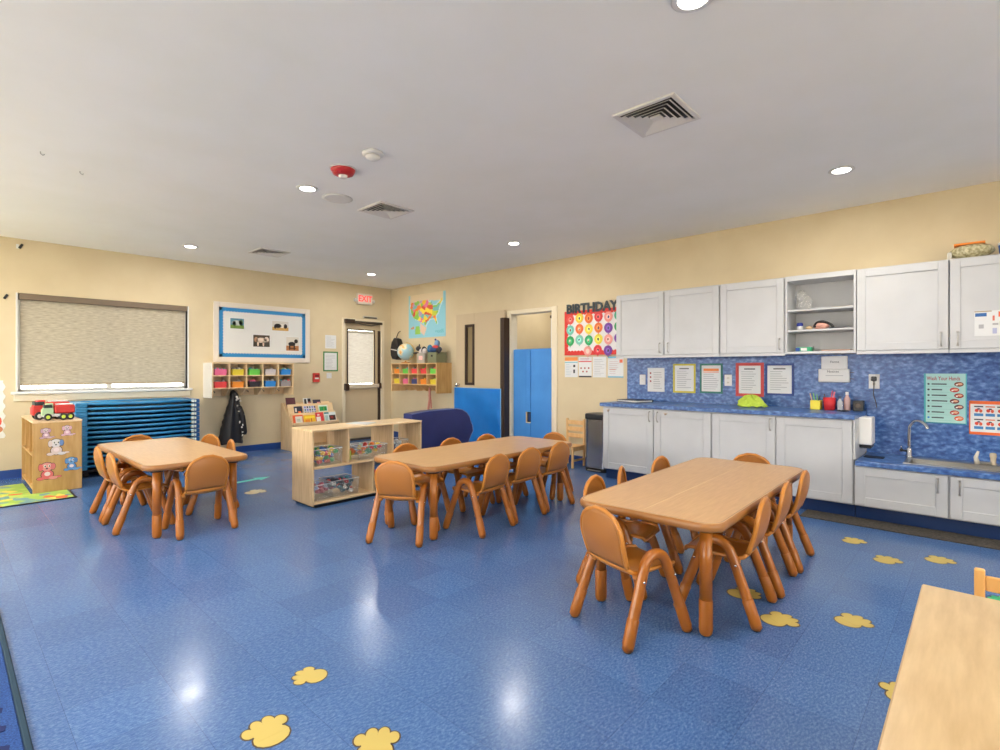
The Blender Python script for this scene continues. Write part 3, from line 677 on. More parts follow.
for i in range(nx):
    for j in range(ny):
        u, v = (i + .5) / nx, (j + .5) / ny; m = None
        if inside(u, v, US): m = min(seeds, key=lambda s_: (s_[0] - u) ** 2 + (s_[1] - v) ** 2)[2]
        elif v > .84 - .1 * abs(u - .5) and .05 < u < .93: m = LAND
        elif inside(u, v, [(.3, .36), (.5, .22), (.44, .04), (.3, .16), (.22, .4)]) and u > .33: m = MEX
        elif inside(u, v, [(.18, .08), (.34, .08), (.30, .28), (.2, .26)]): m = C(150, 200, 90)
        elif inside(u, v, [(.06, .2), (.15, .2), (.15, .27), (.06, .25)]): m = C(222, 150, 110)
        elif inside(u, v, [(.72, .1), (.95, .08), (.95, .16), (.74, .15)]) and (i + j) % 3: m = C(110, 190, 200)
        elif inside(u + .02, v - .02, US) or inside(u - .02, v + .02, US): m = SHAL
        if m: p.rect(mw * i / nx, mw * (i + 1) / nx, mh * j / ny, mh * (j + 1) / ny, -.0036, m)
bmesh.ops.remove_doubles(p.bm, verts=p.bm.verts[:], dist=.0005)
p.build('print', t)

# ------------------------------------------------------------------ wall cubby on kitchen wall and on window wall
def cubby(loc, rz, wid, label, dep=.30, hooks=True, group=None, pm=MAPLE):
    t = thing('coat_cubby', label, 'shelf', loc, rz, group)
    h0, h1, h2, h3 = -.0, .11, .285, .46
    p = MB().box(0, .016, -dep, 0, -.01, h3 + .016, pm, .002).box(wid - .016, wid, -dep, 0, -.01, h3 + .016, pm, .002).box(.016, wid - .016, -.01, -.001, 0, h3, pm)
    p.build('case', t)
    for z in (h1, h2, h3): MB().box(.016, wid - .016, -dep, -.01, z, z + .014, pm, .002).build('shelf', t)
    for i in range(1, 5):
        x = wid * i / 5
        for z0, z1 in ((h1 + .014, h2), (h2 + .014, h3)): MB().box(x - .006, x + .006, -dep + .002, -.01, z0, z1, pm).build('divider', t)
        MB().prism([(-dep + .03, h1), (-.01, h1), (-.01, .0), (-dep * .4, .0)], 'x', x - .006, x + .006, pm).build('hook_divider', t)
    for i in range(5):
        x = wid * (i + .5) / 5
        MB().tube([(x, -.012, .07), (x, -.05, .06), (x, -.07, .045), (x, -.075, .065)], .004, DGREY, 6).build('coat_hook', t)
    return t
words = ['first', 'second', 'third', 'fourth', 'fifth']
def bin_(base, rz, lx, ly, lz, w, d_, h, tray, cont, label, group):
    c, s_ = math.cos(rz), math.sin(rz)
    loc = (base[0] + lx * c - ly * s_, base[1] + lx * s_ + ly * c, base[2] + lz)
    t = thing('storage_bin', label, 'bin', loc, rz, group)
    p = MB(); a, b_ = w / 2 * .88, w / 2
    hh = h * .62
    for sgn in (-1, 1):
        p.prism([(sgn * a, 0), (sgn * b_, hh), (sgn * (b_ - .003), hh), (sgn * (a - .003), 0)], 'y', 0, d_, tray)
    p.prism([(0.0, 0), (-.008, hh), (-.005, hh), (.003, 0)], 'x', -a, a, tray).prism([(d_, 0), (d_ + .004, hh), (d_ + .001, hh), (d_ - .003, 0)], 'x', -a, a, tray).box(-a, a, 0, d_, 0, .003, tray)
    p.box(-b_, b_, -.012, -.005, hh - .008, hh, tray)
    p.build('tray', t)
    q = MB()
    for i in range(5):
        x = -a * .7 + 1.4 * a * i / 4
        q.sphere((x, .03 + random.random() * .03, hh * .8 + random.random() * (h - hh) * .6), w * .14, cont[i % len(cont)], (1, 1, .9), 8)
    q.box(-a * .9, a * .9, .01, d_ * .9, .005, hh * .9, cont[0], .006)
    q.build('contents', t)
    return t
pal = {'pink': (232, 110, 150), 'yellow': (232, 210, 60), 'green': (110, 206, 80), 'white': (210, 200, 196), 'blue': (50, 140, 216), 'red': (226, 70, 70), 'orange': (244, 150, 50), 'black': (50, 46, 50), 'teal': (90, 180, 176), 'grey': (156, 150, 150), 'navy': (60, 70, 120), 'cream': (236, 214, 170)}
K = {k: C(*v) for k, v in pal.items()}
# window wall cubby
cb = (2.545, YW - .001, .862)
cubby(cb, 0, 1.155, 'maple wall cubby with ten bins above the hanging coat', .325)
spec = [[('pink', ['teal', 'pink']), ('yellow', ['grey', 'white']), ('green', ['teal', 'grey']), ('white', ['grey', 'white']), ('blue', ['yellow', 'teal', 'white'])],
        [('red', ['grey', 'grey']), ('orange', ['grey', 'grey']), ('black', ['pink', 'pink']), ('blue', ['white', 'grey']), ('grey', ['teal', 'red', 'white'])]]
for r in range(2):
    for i in range(5):
        tc_, cs = spec[r][i]
        bin_(cb, 0, 1.155 * (i + .5) / 5, -.305, (.300 if r == 0 else .125), .165, .24, .135, K[tc_], [K[c] for c in cs],
             '%s bin, %s row, %s from the left, of the cubby below the bulletin board' % (tc_, 'top' if r == 0 else 'bottom', words[i]), 'bins in the cubby below the bulletin board')
MB().box(-.014, -.001, -.325, 0, -.02, .476, C(226, 222, 212, .5), .003).build('white_side_panel', [o for o in COL.objects if o.name.startswith('coat_cubby')][0])
# kitchen wall cubby
ck = (XW - .001, 7.62, .876)
cubby(ck, KR, 1.225, 'maple wall cubby holding a globe and baskets near the corner', .32, pm=noise_mat('golden_maple', (222, 180, 122), (232, 194, 140), 5, (3, 3, 1), rough=.45))
MB().box(1.226, 1.236, -.32, 0, -.02, .478, BIRCH, .002).build('side_panel', [o for o in COL.objects if o.name.startswith('coat_cubby')][-1])
spec = [[('orange', ['teal', 'white']), ('green', ['grey', 'teal']), ('red', ['grey', 'red']), ('red', ['green', 'red']), ('green', ['navy', 'red'])],
        [('yellow', ['grey', 'yellow']), ('pink', ['grey', 'pink']), ('navy', ['grey', 'pink']), ('orange', ['red', 'yellow']), ('yellow', ['green', 'cream'])]]
for r in range(2):
    for i in range(5):
        tc_, cs = spec[r][i]
        bin_(ck, KR, 1.225 * (i + .5) / 5, -.285, (.300 if r == 0 else .125), .16, .2, .13, K[tc_], [K[c] for c in cs],
             '%s bin, %s row, %s from the left, of the cubby under the globe' % (tc_, 'top' if r == 0 else 'bottom', words[i]), 'bins in the cubby under the globe')
# globe
CT = .876 + .476
t = thing('globe', 'pale blue desk globe on a wooden base on top of the cubby', 'globe', (5.50, 7.33, CT))
g = mat('globe_print', (170, 206, 212), .25); L = g.node_tree.links
tc = N(g, 'ShaderNodeTexCoord'); nz = N(g, 'ShaderNodeTexNoise'); nz.inputs['Scale'].default_value = 7; nz.inputs['Detail'].default_value = 3
cr = N(g, 'ShaderNodeValToRGB'); cr.color_ramp.interpolation = 'CONSTANT'
cr.color_ramp.elements[0].color = lin((164, 202, 212)); cr.color_ramp.elements[1].position = .53; cr.color_ramp.elements[1].color = lin((226, 214, 176)); e_ = cr.color_ramp.elements.new(.62); e_.color = lin((232, 170, 90))
L.new(tc.outputs['Object'], nz.inputs['Vector']); L.new(nz.outputs['Fac'], cr.inputs[0]); L.new(cr.outputs[0], g.node_tree.nodes['Principled BSDF'].inputs['Base Color'])
MB().sphere((0, 0, .2), .145, g, n=28).build('sphere', t)
MB().lathe([(.08, 0), (.08, .012), (.03, .022), (.014, .03), (.014, .045)], C(206, 140, 70), 20).build('base', t)
MB().tube([(.16 * math.sin(a) * .65, -.16 * math.sin(a) * .75, .2 - .16 * math.cos(a)) for a in [PI * i / 14 for i in range(15)]], .006, C(206, 170, 90), 8).build('meridian_arm', t)
# black bag hanging behind the globe
t = thing('backpack', 'black bag with a white trim hanging on the wall behind the globe', 'bag', (XW - .097, 7.78, 1.42))
MB().prism([(-.09, .02), (-.05, 0), (.07, .01), (.12, .08), (.13, .2), (.09, .33), (.02, .40), (-.05, .38), (-.10, .28), (-.12, .12)], 'x', -.05, .095, BLACK, .03, 3).build('body', t)
MB().tube(sm([(.02, .03, .38), (.03, .0, .46), (.05, -.01, .50), (.085, -.01, .52)], 4), .008, BLACK, 8).build('strap', t)
MB().box(-.055, -.048, -.06, .12, .17, .185, WHITE, .002, Matrix.Rotation(.15, 4, 'X')).build('trim', t)
# baskets
def basket(loc, w, d_, h, m, label):
    t = thing('basket', label, 'basket', loc, KR)
    p = MB().box(-w / 2, w / 2, -d_ / 2, d_ / 2, 0, .006, m)
    for a in ((-w / 2, -w / 2 + .006, -d_ / 2, d_ / 2), (w / 2 - .006, w / 2, -d_ / 2, d_ / 2), (-w / 2, w / 2, -d_ / 2, -d_ / 2 + .006), (-w / 2, w / 2, d_ / 2 - .006, d_ / 2)): p.box(a[0], a[1], a[2], a[3], 0, h, m, .002)
    p.build('body', t)
    MB().tube([(a, b_, h) for a, b_ in rrect(w + .004, d_ + .004, .01, 3)], .005, m, 6, closed=True).build('rim', t)
    return t
t = basket((5.56, 6.86, CT), .20, .2, .16, C(176, 170, 156), 'grey wire-look basket with a pink tag on the cubby')
MB().box(-.05, .05, -.106, -.101, .05, .12, C(240, 190, 180), .001).build('name_tag', t)
t = basket((5.56, 6.56, CT), .23, .22, .17, C(122, 126, 96), 'olive basket heaped with soft toys on the cubby')
MB().box(-.02, .02, -.116, -.111, .10, .13, BLACK, .001).build('grip_hole', t)
def plush(name, loc, parts, label):
    t = thing(name, label, 'toy', loc, KR)
    for nm, c, r, m, s_ in parts: MB().sphere(c, r, m, s_, 12).build(nm, t)
    t.scale = (1.3, 1.2, 1.25)
    return t
plush('zebra_toy', (5.56, 6.92, CT + .15), [('body', (0, 0, .04), .06, K['white'], (1.2, .8, .8)), ('head', (-.10, 0, .08), .035, K['black'], (1.3, .8, 1)), ('ear', (-.08, 0, .12), .014, K['black'], (1, .6, 1.6)), ('stripe', (.02, -.0, .05), .058, K['black'], (.25, .9, .95)), ('leg', (-.13, -.02, .02), .03, K['black'], (2.0, .5, .5))], 'black and white toy animal leaning out of the tagged basket')
plush('striped_toy', (5.55, 6.56, CT + .17), [('body', (0, -.02, .04), .085, C(44, 72, 120), (1.2, .9, .6)), ('tail', (-.10, -.03, .05), .045, C(30, 110, 150), (1, .7, 1.3)), ('head', (.01, 0, .12), .04, C(120, 160, 200), (1, 1, 1.2)), ('nose', (.0, -.02, .17), .014, C(40, 50, 120), (1, 1, 1)), ('band', (.04, -.06, .07), .05, C(206, 60, 60), (1.2, .5, .5)), ('leg', (.09, -.05, .03), .04, K['black'], (1, .6, 1.2))], 'blue and red soft toy heaped in the olive basket')
t = thing('scarf', 'thin pink scarf hanging from the cubby under the globe', 'scarf', (5.58, 6.78, .56))
MB().tube(sm([(0, 0, .38), (.0, .01, .3), (0, -.005, .2), (.0, .015, .1), (0, .03, 0)], 4), [.012] * 6 + [.02] * 11, C(214, 144, 128), 8).tube(sm([(0, -.01, .38), (0, -.015, .25), (0, -.04, .12), (0, -.045, .03)], 4), .014, C(206, 130, 116), 8).build('fabric', t)

# ------------------------------------------------------------------ window wall: board, photos, notices, exit sign
t = thing('bulletin_board', 'white framed bulletin board with a blue scalloped border', 'board', (2.663, YW - .001, 1.352))
bw_, bh = 1.455, .872
p = MB()
for a in ((0, .07, 0, bh), (bw_ - .07, bw_, 0, bh), (.07, bw_ - .07, 0, .07), (.07, bw_ - .07, bh - .07, bh)): p.box(a[0], a[1], -.025, 0, a[2], a[3], C(226, 216, 202), .004)
p.build('frame', t)
MB().box(.07, bw_ - .07, -.012, 0, .07, bh - .07, C(222, 222, 218, .6)).build('panel', t)
p = MB(); BB = C(44, 136, 196); b0 = .075; bt = .045
for e in range(4):
    L_ = bw_ - .15 if e < 2 else bh - .15; k = int(L_ / .042)
    for i in range(k):
        c = b0 + (i + .5) * L_ / k; q = .021
        if e == 0: p.oval(c, b0 + bt, q, .014, -.0134, BB, 8)
        if e == 1: p.oval(c, bh - b0 - bt, q, .014, -.0134, BB, 8)
        if e == 2: p.oval(b0 + bt, c, .014, q, -.0134, BB, 8)
        if e == 3: p.oval(bw_ - b0 - bt, c, .014, q, -.0134, BB, 8)
for a in ((b0, bw_ - b0, b0, b0 + bt), (b0, bw_ - b0, bh - b0 - bt, bh - b0), (b0, b0 + bt, b0, bh - b0), (bw_ - b0 - bt, bw_ - b0, b0, bh - b0)): p.rect(a[0], a[1], a[2], a[3], -.0138, BB)
p.build('scalloped_border', t)
def ph(sky, ground, blobs):
    def fn(p, w, h, y):
        m = .012
        p.rect(m, w - m, m, h - m, y, sky); p.rect(m, w - m, m, h * .38, y - .0003, ground)
        for (cu, cv, ru, rv, c) in blobs: p.oval(w * cu, h * cv, w * ru, h * rv, y - .0006, c, 10)
    return fn
BK = C(40, 36, 34); WTE = C(232, 226, 214)
phs = [(2.879, 3.095, 1.835, 2.01, ph(C(90, 140, 160), C(110, 140, 60), [(.5, .55, .36, .22, C(190, 200, 190)), (.3, .5, .12, .2, C(60, 90, 60)), (.75, .6, .15, .25, C(70, 100, 70))]), 'photo of pale birds in greenery, upper left on the bulletin board'),
       (3.492, 3.775, 1.84, 2.012, ph(C(210, 206, 196), C(200, 160, 90), [(.35, .5, .2, .2, BK), (.6, .5, .22, .17, WTE), (.78, .48, .1, .2, BK), (.2, .4, .06, .2, BK)]), 'photo of a dark and white animal on sand, upper right on the board'),
       (3.206, 3.477, 1.578, 1.78, ph(C(80, 66, 50), C(60, 54, 44), [(.5, .55, .3, .2, C(226, 206, 186)), (.78, .62, .14, .2, C(226, 206, 186)), (.3, .3, .05, .22, C(220, 200, 180)), (.6, .3, .05, .22, C(220, 200, 180)), (.2, .6, .1, .2, C(180, 140, 110))]), 'photo of a pale pony on dark ground, lower centre on the board'),
       (3.713, 3.943, 1.53, 1.772, ph(C(214, 208, 196), C(180, 120, 70), [(.45, .5, .26, .14, BK), (.75, .68, .14, .14, BK), (.3, .3, .05, .22, BK), (.62, .3, .05, .22, BK), (.5, .2, .3, .06, C(120, 70, 40))]), 'photo of a dark horse, lower right on the board')]
for a, b_, c, d_, fn, lb in phs: sheet('animal_photo', a, b_, c, d_, lb, 'photo', fn=fn, off=.013, wall='w', group='animal photos pinned to the bulletin board')
sheet('wall_notice', 4.40, 4.60, 1.60, 1.825, 'plain white sheet above the green framed notice', 'notice', fn=pq3, off=0, wall='w')
sheet('framed_notice', 4.385, 4.612, 1.235, 1.525, 'notice in a green frame beside the exit door', 'notice', C(70, 130, 70), pq3, off=0, wall='w', fw=.022)
plate('light_switch', 4.47, 1.14, .09, .09, 'small white switch plate below the green framed notice', 'switch', 'switch', 'w')
t = thing('fire_alarm_pull', 'red fire alarm pull station on the wall left of the exit door', 'alarm', (4.228, YW, 1.035))
MB().box(-.055, .055, -.04, 0, 0, .15, C(206, 60, 54), .006).build('case', t); MB().box(-.035, .035, -.05, -.04, .05, .075, WHITE, .003).box(-.03, .03, -.043, -.04, .09, .12, C(120, 26, 26), .001).build('pull_handle', t)
t = thing('exit_sign', 'white exit sign with red letters above the exit door', 'sign', (4.99, YW, 2.40))
MB().box(0, .30, -.055, 0, 0, .19, C(236, 226, 214, .35), .006).build('housing', t)
MB().text('EXIT', .15, .095, .15, -.0565, emit('exit_red_letters', (235, 70, 70), 1.2), sx=.9, bold=.003).build('lettering', t)
MB().lathe([(.02, 0), (.032, .02), (.03, .05)], WHITE, 14, M=Matrix.Translation((-.002, -.025, .07)) @ Matrix.Rotation(-PI / 2, 4, 'Y')).lathe([(.02, 0), (.032, .02), (.03, .05)], WHITE, 14, M=Matrix.Translation((.302, -.025, .07)) @ Matrix.Rotation(PI / 2, 4, 'Y')).build('lamp_head', t)
# scalloped poster at the left edge, small black clips
p = MB(); pts = [(-.9, 0), (.0, 0)]
for i in range(27):
    v = .65 * i / 26; pts.append((.025 * math.sin(i * PI / 2.2) * .5 + .0, v))
pts += [(-.9, .65)]
t = thing('wall_poster', 'white poster with a wavy edge at the far left of the window wall', 'poster', (.492, YW - .001, .468))
p.prism(pts, 'y', -.006, 0, C(232, 232, 228, .6)); p.build('sheet', t)
MB().oval(-.07, .19, .05, .07, -.007, C(226, 84, 60)).oval(-.06, .10, .05, .04, -.007, C(214, 130, 90)).rect(-.8, -.3, .1, .5, -.007, C(170, 200, 220)).build('print', t)
for i, (x, z) in enumerate(((.63, 2.655), (.505, 2.065))):
    t = thing('wall_clip', ('small black clip high on the wall near the ceiling at the left', 'small black clip on the wall left of the wide window')[i], 'clip', (x, YW - .001, z), 0, 'black wall clips')
    MB().box(-.012, .012, -.014, 0, -.03, .03, BLACK, .004, Matrix.Rotation(.5, 4, 'Y')).build('clamp', t)
    if i == 0: MB().box(-.04, -.015, -.006, 0, -.03, .02, PAPER).build('paper_scrap', t)

# ------------------------------------------------------------------ coat
t = thing('coat', 'black puffer coat with white splotches hanging from the cubby hook', 'coat', (2.88, 7.985, .17))
secs = [(.0, .155, .075, 0), (.06, .165, .085, -.005), (.18, .155, .08, 0), (.32, .135, .08, .01), (.46, .11, .075, .02), (.56, .085, .07, .03), (.64, .065, .06, .035), (.70, .06, .055, .03), (.75, .035, .04, .02), (.775, .012, .015, .02)]
COAT = mat('black_nylon', (30, 28, 30), .42)
b = MB(); n = 32; rings = []
for i, (z, a, d_, ox) in enumerate(secs):
    for sub in range(3 if i < len(secs) - 1 else 1):
        f_ = sub / 3; z2, a2, d2, o2 = [s_ + (secs[min(i + 1, len(secs) - 1)][k] - s_) * f_ for k, s_ in enumerate((z, a, d_, ox))]
        puff = 1 + .05 * math.cos(z2 * 60)
        rings.append([b.bm.verts.new((o2 + a2 * puff * math.cos(q) * (1 + .05 * math.sin(5 * q + z2 * 4)), d2 * puff * math.sin(q) * (1 + .16 * math.sin(6 * q + 3 * z2)), z2 + .012 * math.sin(3 * q) * (z2 < .02))) for q in [2 * PI * j / n for j in range(n)]])
b._fin([b.bm.faces.new((A[j], A[(j + 1) % n], B[(j + 1) % n], B[j])) for A, B in zip(rings, rings[1:]) for j in range(n)] + [b.bm.faces.new(rings[-1]), b.bm.faces.new(rings[0][::-1])], COAT, True)
b.build('body', t)
sleeve = MB().tube(sm([(.07, -.06, .54), (.11, -.075, .42), (.135, -.07, .28), (.155, -.06, .12)], 5), [.03] + [.042] * 14 + [.03], COAT, 12).build('sleeve', t)
for i in range(22):
    b = MB(); z = .1 + random.random() * .6; u = .10 - .08 * (z - .1) / .6 + random.uniform(-.03, .05); b.sphere((u + .02, -.075 - .03 * (z < .5), z), .013, WTE, (random.uniform(.6, 1.4), .35, random.uniform(.6, 1.6)), 8)
    b.build('white_splotch', t)

# ------------------------------------------------------------------ chairs
def sect(path, parent, name, m, rimm, rim=.010, th=.007, edge_top=False, sub=None):
    """shell strip: path of (x, z, halfwidth, dish) in side profile"""
    b = MB(); n = 12; A = []; B = []
    k = len(path)
    for i, (x, z, w_, dish) in enumerate(path):
        x0, z0 = path[max(i - 1, 0)][:2]; x1, z1 = path[min(i + 1, k - 1)][:2]
        tx, tz = x1 - x0, z1 - z0; l = math.hypot(tx, tz) or 1; nx_, nz_ = tz / l, -tx / l    # normal: behind / beneath
        ra, rb = [], []
        for j in range(n + 1):
            s_ = -1 + 2 * j / n; dd = dish * (1 - s_ * s_)
            ra.append(b.bm.verts.new((x - nx_ * dd * -1 * -1, w_ * s_, z - nz_ * dd * -1 * -1)))
            rb.append(b.bm.verts.new((x - nx_ * (dd + th), w_ * s_, z - nz_ * (dd + th))))
        A.append(ra); B.append(rb)
    fs = []
    for i in range(k - 1):
        for j in range(n):
            fs.append(b.bm.faces.new((A[i][j], A[i][j + 1], A[i + 1][j + 1], A[i + 1][j])))
            fs.append(b.bm.faces.new((B[i][j], B[i + 1][j], B[i + 1][j + 1], B[i][j + 1])))
        fs.append(b.bm.faces.new((A[i][0], A[i + 1][0], B[i + 1][0], B[i][0]))); fs.append(b.bm.faces.new((A[i][n], B[i][n], B[i + 1][n], A[i + 1][n])))
    for R in (0, k - 1):
        for j in range(n): fs.append(b.bm.faces.new((A[R][j], A[R][j + 1], B[R][j + 1], B[R][j])))
    b._fin(fs, m, True)
    left = [(x, -w_, z) for x, z, w_, _ in path]; right = [(x, w_, z) for x, z, w_, _ in path]
    if edge_top: pts = left + right[::-1]
    else: pts = right[::-1] if False else right[::1]
    if edge_top: b.tube(pts, rim, rimm, 10)
    else:
        pts = right[::-1] + left if False else left[::-1] + [(path[0][0], 0, path[0][1])] + right
        b.tube(pts, rim, rimm, 10)
    return b.build(name, parent)
def arch_pts(sy):
    P = [(-.195, sy * .190, .012), (-.155, sy * .182, .12), (-.104, sy * .172, .255), (-.078, sy * .167, .322), (-.062, sy * .165, .356), (-.035, sy * .163, .381), (0, sy * .162, .389), (.035, sy * .163, .381), (.060, sy * .165, .356), (.074, sy * .167, .322), (.098, sy * .172, .255), (.145, sy * .182, .12), (.182, sy * .190, .012)]
    return [Vector(p) for p in P]
def make_chair():
    t = thing('child_chair', '', 'chair')
    # seat: from front edge to the bend
    seat = [(.165, .296, .118, 0), (.155, .312, .128, .002), (.12, .318, .136, .008), (.05, .314, .139, .014), (-.03, .309, .139, .016), (-.09, .308, .138, .014), (-.122, .316, .137, .008), (-.142, .336, .133, .004)]
    sect(seat, t, 'seat', CHAIRM, CHAIRM, .010)
    back = [(-.143, .338, .133, .004)]
    for i in range(1, 12):
        v = i / 11; z = .338 + .246 * v; x = -.143 - .048 * v - .012 * math.sin(PI * v)
        w_ = .133 + .009 * min(1, v / .4) if v < .45 else .142 * max(.0, 1 - ((v - .45) / .56) ** 2.5) ** .5
        back.append((x, z, max(w_, .012), .004 + .014 * math.sin(PI * min(1, v * 1.05))))
    sect(back, t, 'backrest', CHAIRB, CHAIRM, .0115, edge_top=True)
    for sy in (-1, 1):
        ap = arch_pts(sy); a = sm(ap, 4)
        fr = MB().tube(a, .0242, LEGT, 14)
        fro = fr.build('leg_frame', t)
        for q in (0, -1):
            p0 = ap[q]; p1 = ap[1] if q == 0 else ap[-2]; d_ = (p1 - p0).normalized()
            e = p0 + d_ * .125; bt = Vector((p0.x, p0.y, 0)) - d_ * 0
            f0 = p0 + d_ * ((.0285 - p0.z) / d_.z * .55)
            s_ = MB().tube([Vector((f0.x, f0.y, .004)), Vector((f0.x, f0.y, .010)) , p0 + d_ * .022, e, e + d_ * .004], [.017, .023, .0268, .0268, .0245], SLEEVE, 14)
            s_.build('foot_sleeve', fro)
            MB().lathe([(.015, 0), (.017, .001), (.017, .005)], GLIDE, 12, (f0.x, f0.y, 0)).build('foot_glide', fro)
        for x in (-.098, .092):
            MB().box(x - .012, x + .012, min(sy * .13, sy * .158), max(sy * .13, sy * .158), .285, .306, CHAIRM, .003).build('seat_bracket', fro)
            MB().sphere((x + (.002 if x > 0 else -.002), sy * .197, .288), .0065, CHROME, (1, .6, 1), 8).build('bolt', fro)
    return t
proto = None
D = math.radians
chairs = [
 (2.285, 1.252, -18, 'caramel child chair at the left end of the right front table, fully in view', 'R'),
 (2.80, .985, 95, 'caramel child chair on the right front table, cabinet side, nearest the camera', 'R'),
 (3.27, 1.0, 94, 'caramel child chair on the right front table, middle of the cabinet side', 'R'),
 (3.735, 1.01, 93, 'caramel child chair on the right front table, farthest along the cabinet side', 'R'),
 (2.73, 1.535, -82, 'child chair back showing behind the right front table, nearest its left corner', 'R'),
 (3.15, 1.575, -68, 'turned child chair back showing behind the right front table, middle of three', 'R'),
 (3.64, 1.555, -90, 'child chair back showing behind the right front table, farthest of three', 'R'),
 (4.05, 1.29, 180, 'child chair at the far end of the right front table, before the cabinet doors', 'R'),
 (2.34, 3.13, 30, 'caramel child chair at the left end of the middle table, seen from behind', 'M'),
 (2.88, 2.89, 95, 'caramel child chair on the near side of the middle table, closest to its left end', 'M'),
 (3.322, 2.925, 90, 'caramel child chair in the middle of the near side of the middle table', 'M'),
 (3.765, 2.945, 90, 'caramel child chair at the right of the near side of the middle table', 'M'),
 (2.76, 3.49, -90, 'child chair behind the middle table in front of the open toy shelf', 'M'),
 (3.28, 3.48, -90, 'child chair behind the middle table in front of the navy play bench', 'M'),
 (3.72, 3.45, -92, 'child chair behind the middle table in front of the bright blue mat', 'M'),
 (4.12, 3.20, 186, 'child chair at the far right end of the middle table, near the doorway', 'M'),
 (1.375, 4.46, 90, 'brown child chair at the near end of the left table, back to the camera', 'L'),
 (1.085, 5.41, 0, 'child chair on the left side of the left table, farther of two', 'L'),
 (1.085, 4.93, 0, 'child chair on the left side of the left table, nearer of two', 'L'),
 (1.33, 5.93, -90, 'child chair at the far end of the left table, before the stacked cots', 'L'),
 (1.66, 5.60, 196, 'turned child chair on the right side of the left table, farther of two', 'L'),
 (1.64, 5.10, 172, 'child chair seen edge on at the right side of the left table, nearer of two', 'L')]
grp = {'R': 'child chairs around the right front table', 'M': 'child chairs around the middle table', 'L': 'child chairs around the left table'}
proto = make_chair()
for i, (x, y, a, lb, g_) in enumerate(chairs):
    c = proto if i == 0 else copy_tree(proto)
    c.location = (x, y, 0); c.rotation_euler = (0, 0, D(a)); c['label'] = lb; c['group'] = grp[g_]

# ------------------------------------------------------------------ tables
def make_table(label, x, y, rz, L_=1.78, W_=.735, z=.55, seam=False):
    t = thing('activity_table', label, 'table', (x, y, 0), rz, 'child activity tables')
    MB().prism(rrect(L_ - .012, W_ - .012, .085, 8), 'z', z - .036, z, TTOP, .004, 2).build('table_top', t)
    e = MB(); prof = [(0, -.043), (.008, -.041), (.014, -.034), (.017, -.021), (.014, -.008), (.008, -.002), (-.003, 0.0008), (-.003, -.044)]
    rings = []
    for (px, py) in rrect(L_ - .03, W_ - .03, .08, 8): rings.append((px, py))
    k = len(rings); vs = []
    for i in range(k):
        a = Vector(rings[(i + 1) % k]) - Vector(rings[i - 1]); nrm = Vector((a.y, -a.x)).normalized()
        vs.append([e.bm.verts.new((rings[i][0] + nrm.x * (o + .004), rings[i][1] + nrm.y * (o + .004), z + zz)) for o, zz in prof])
    q = len(prof)
    e._fin([e.bm.faces.new((vs[i][j], vs[i][(j + 1) % q], vs[(i + 1) % k][(j + 1) % q], vs[(i + 1) % k][j])) for i in range(k) for j in range(q)], EDGE, True)
    e.build('edge_band', t)
    if seam: MB().box(-L_ / 2 + .05, L_ / 2 - .05, -.0015, .0015, z - .001, z + .0004, C(232, 204, 160)).build('seam', t)
    for sx in (-1, 1):
        for sy in (-1, 1):
            lx, ly = sx * (L_ / 2 - .115), sy * (W_ / 2 - .095)
            lg = MB().cyl((lx, ly, .12), (lx, ly, z - .037), .0285, LEGT, 20).build('leg', t)
            MB().lathe([(.022, .004), (.028, .012), (.0308, .03), (.0308, .165), (.029, .168)], SLEEVE, 20, (lx, ly, 0)).build('leg_sleeve', lg)
            MB().lathe([(.018, 0), (.02, .001), (.02, .006)], GLIDE, 14, (lx, ly, 0)).build('leg_glide', lg)
            MB().lathe([(.045, z - .062), (.045, z - .037)], BLACK, 16, (lx, ly, 0)).build('mounting_plate', lg)
    return t
make_table('tan child table nearest the kitchen cabinets, with a seam along its top', 3.20, 1.235, D(1.5), 1.80, .745, seam=True)
make_table('tan child table in the middle, in front of the open toy shelf', 3.215, 3.195, 0, 1.78, .745)
make_table('tan child table at the left, in front of the stacked blue cots', 1.345, 5.18, D(90.3), 1.70, .72)
# front right table
t = thing('wooden_table', 'light maple square-edged table cut off by the bottom right corner', 'table', (1.35, -.32, 0))
MB().box(-.76, .76, -.46, .455, .532, .56, TTOP2, .004).build('table_top', t)
MB().box(-.70, .70, -.40, .40, .47, .531, MAPLE, .002).build('apron', t)
for sx in (-1, 1):
    for sy in (-1, 1): MB().box(sx * .7 - .025, sx * .7 + .025, sy * .40 - .025, sy * .40 + .025, 0, .469, MAPLE, .004).build('leg', t)
def ladder_chair(loc, rz, label, m, H=.56, W_=.30, dp=.30, sh=.28, slats=((.50, .055),), rails=True):
    t = thing('wooden_chair', label, 'chair', loc, rz)
    MB().box(-dp / 2, dp / 2, -W_ / 2, W_ / 2, sh - .018, sh, m, .004).build('seat', t)
    for sy in (-1, 1):
        y0 = sy * (W_ / 2 - .014)
        MB().box(-dp / 2 - .013, -dp / 2 + .013, y0 - .014, y0 + .014, 0, H, m, .004).build('leg', t)
        MB().box(dp / 2 - .028, dp / 2 - .002, y0 - .014, y0 + .014, 0, sh - .019, m, .004).build('leg', t)
        MB().box(-dp / 2 + .013, dp / 2 - .028, y0 - .008, y0 + .008, sh - .06, sh - .02, m, .002).box(-dp / 2 + .013, dp / 2 - .028, y0 - .007, y0 + .007, .08, .105, m, .002).build('side_rail', t)
    for z, h in slats: MB().box(-dp / 2 - .007, -dp / 2 + .007, -W_ / 2 + .028, W_ / 2 - .028, z - h / 2, z + h / 2, m, .003).build('back_slat', t)
    return t
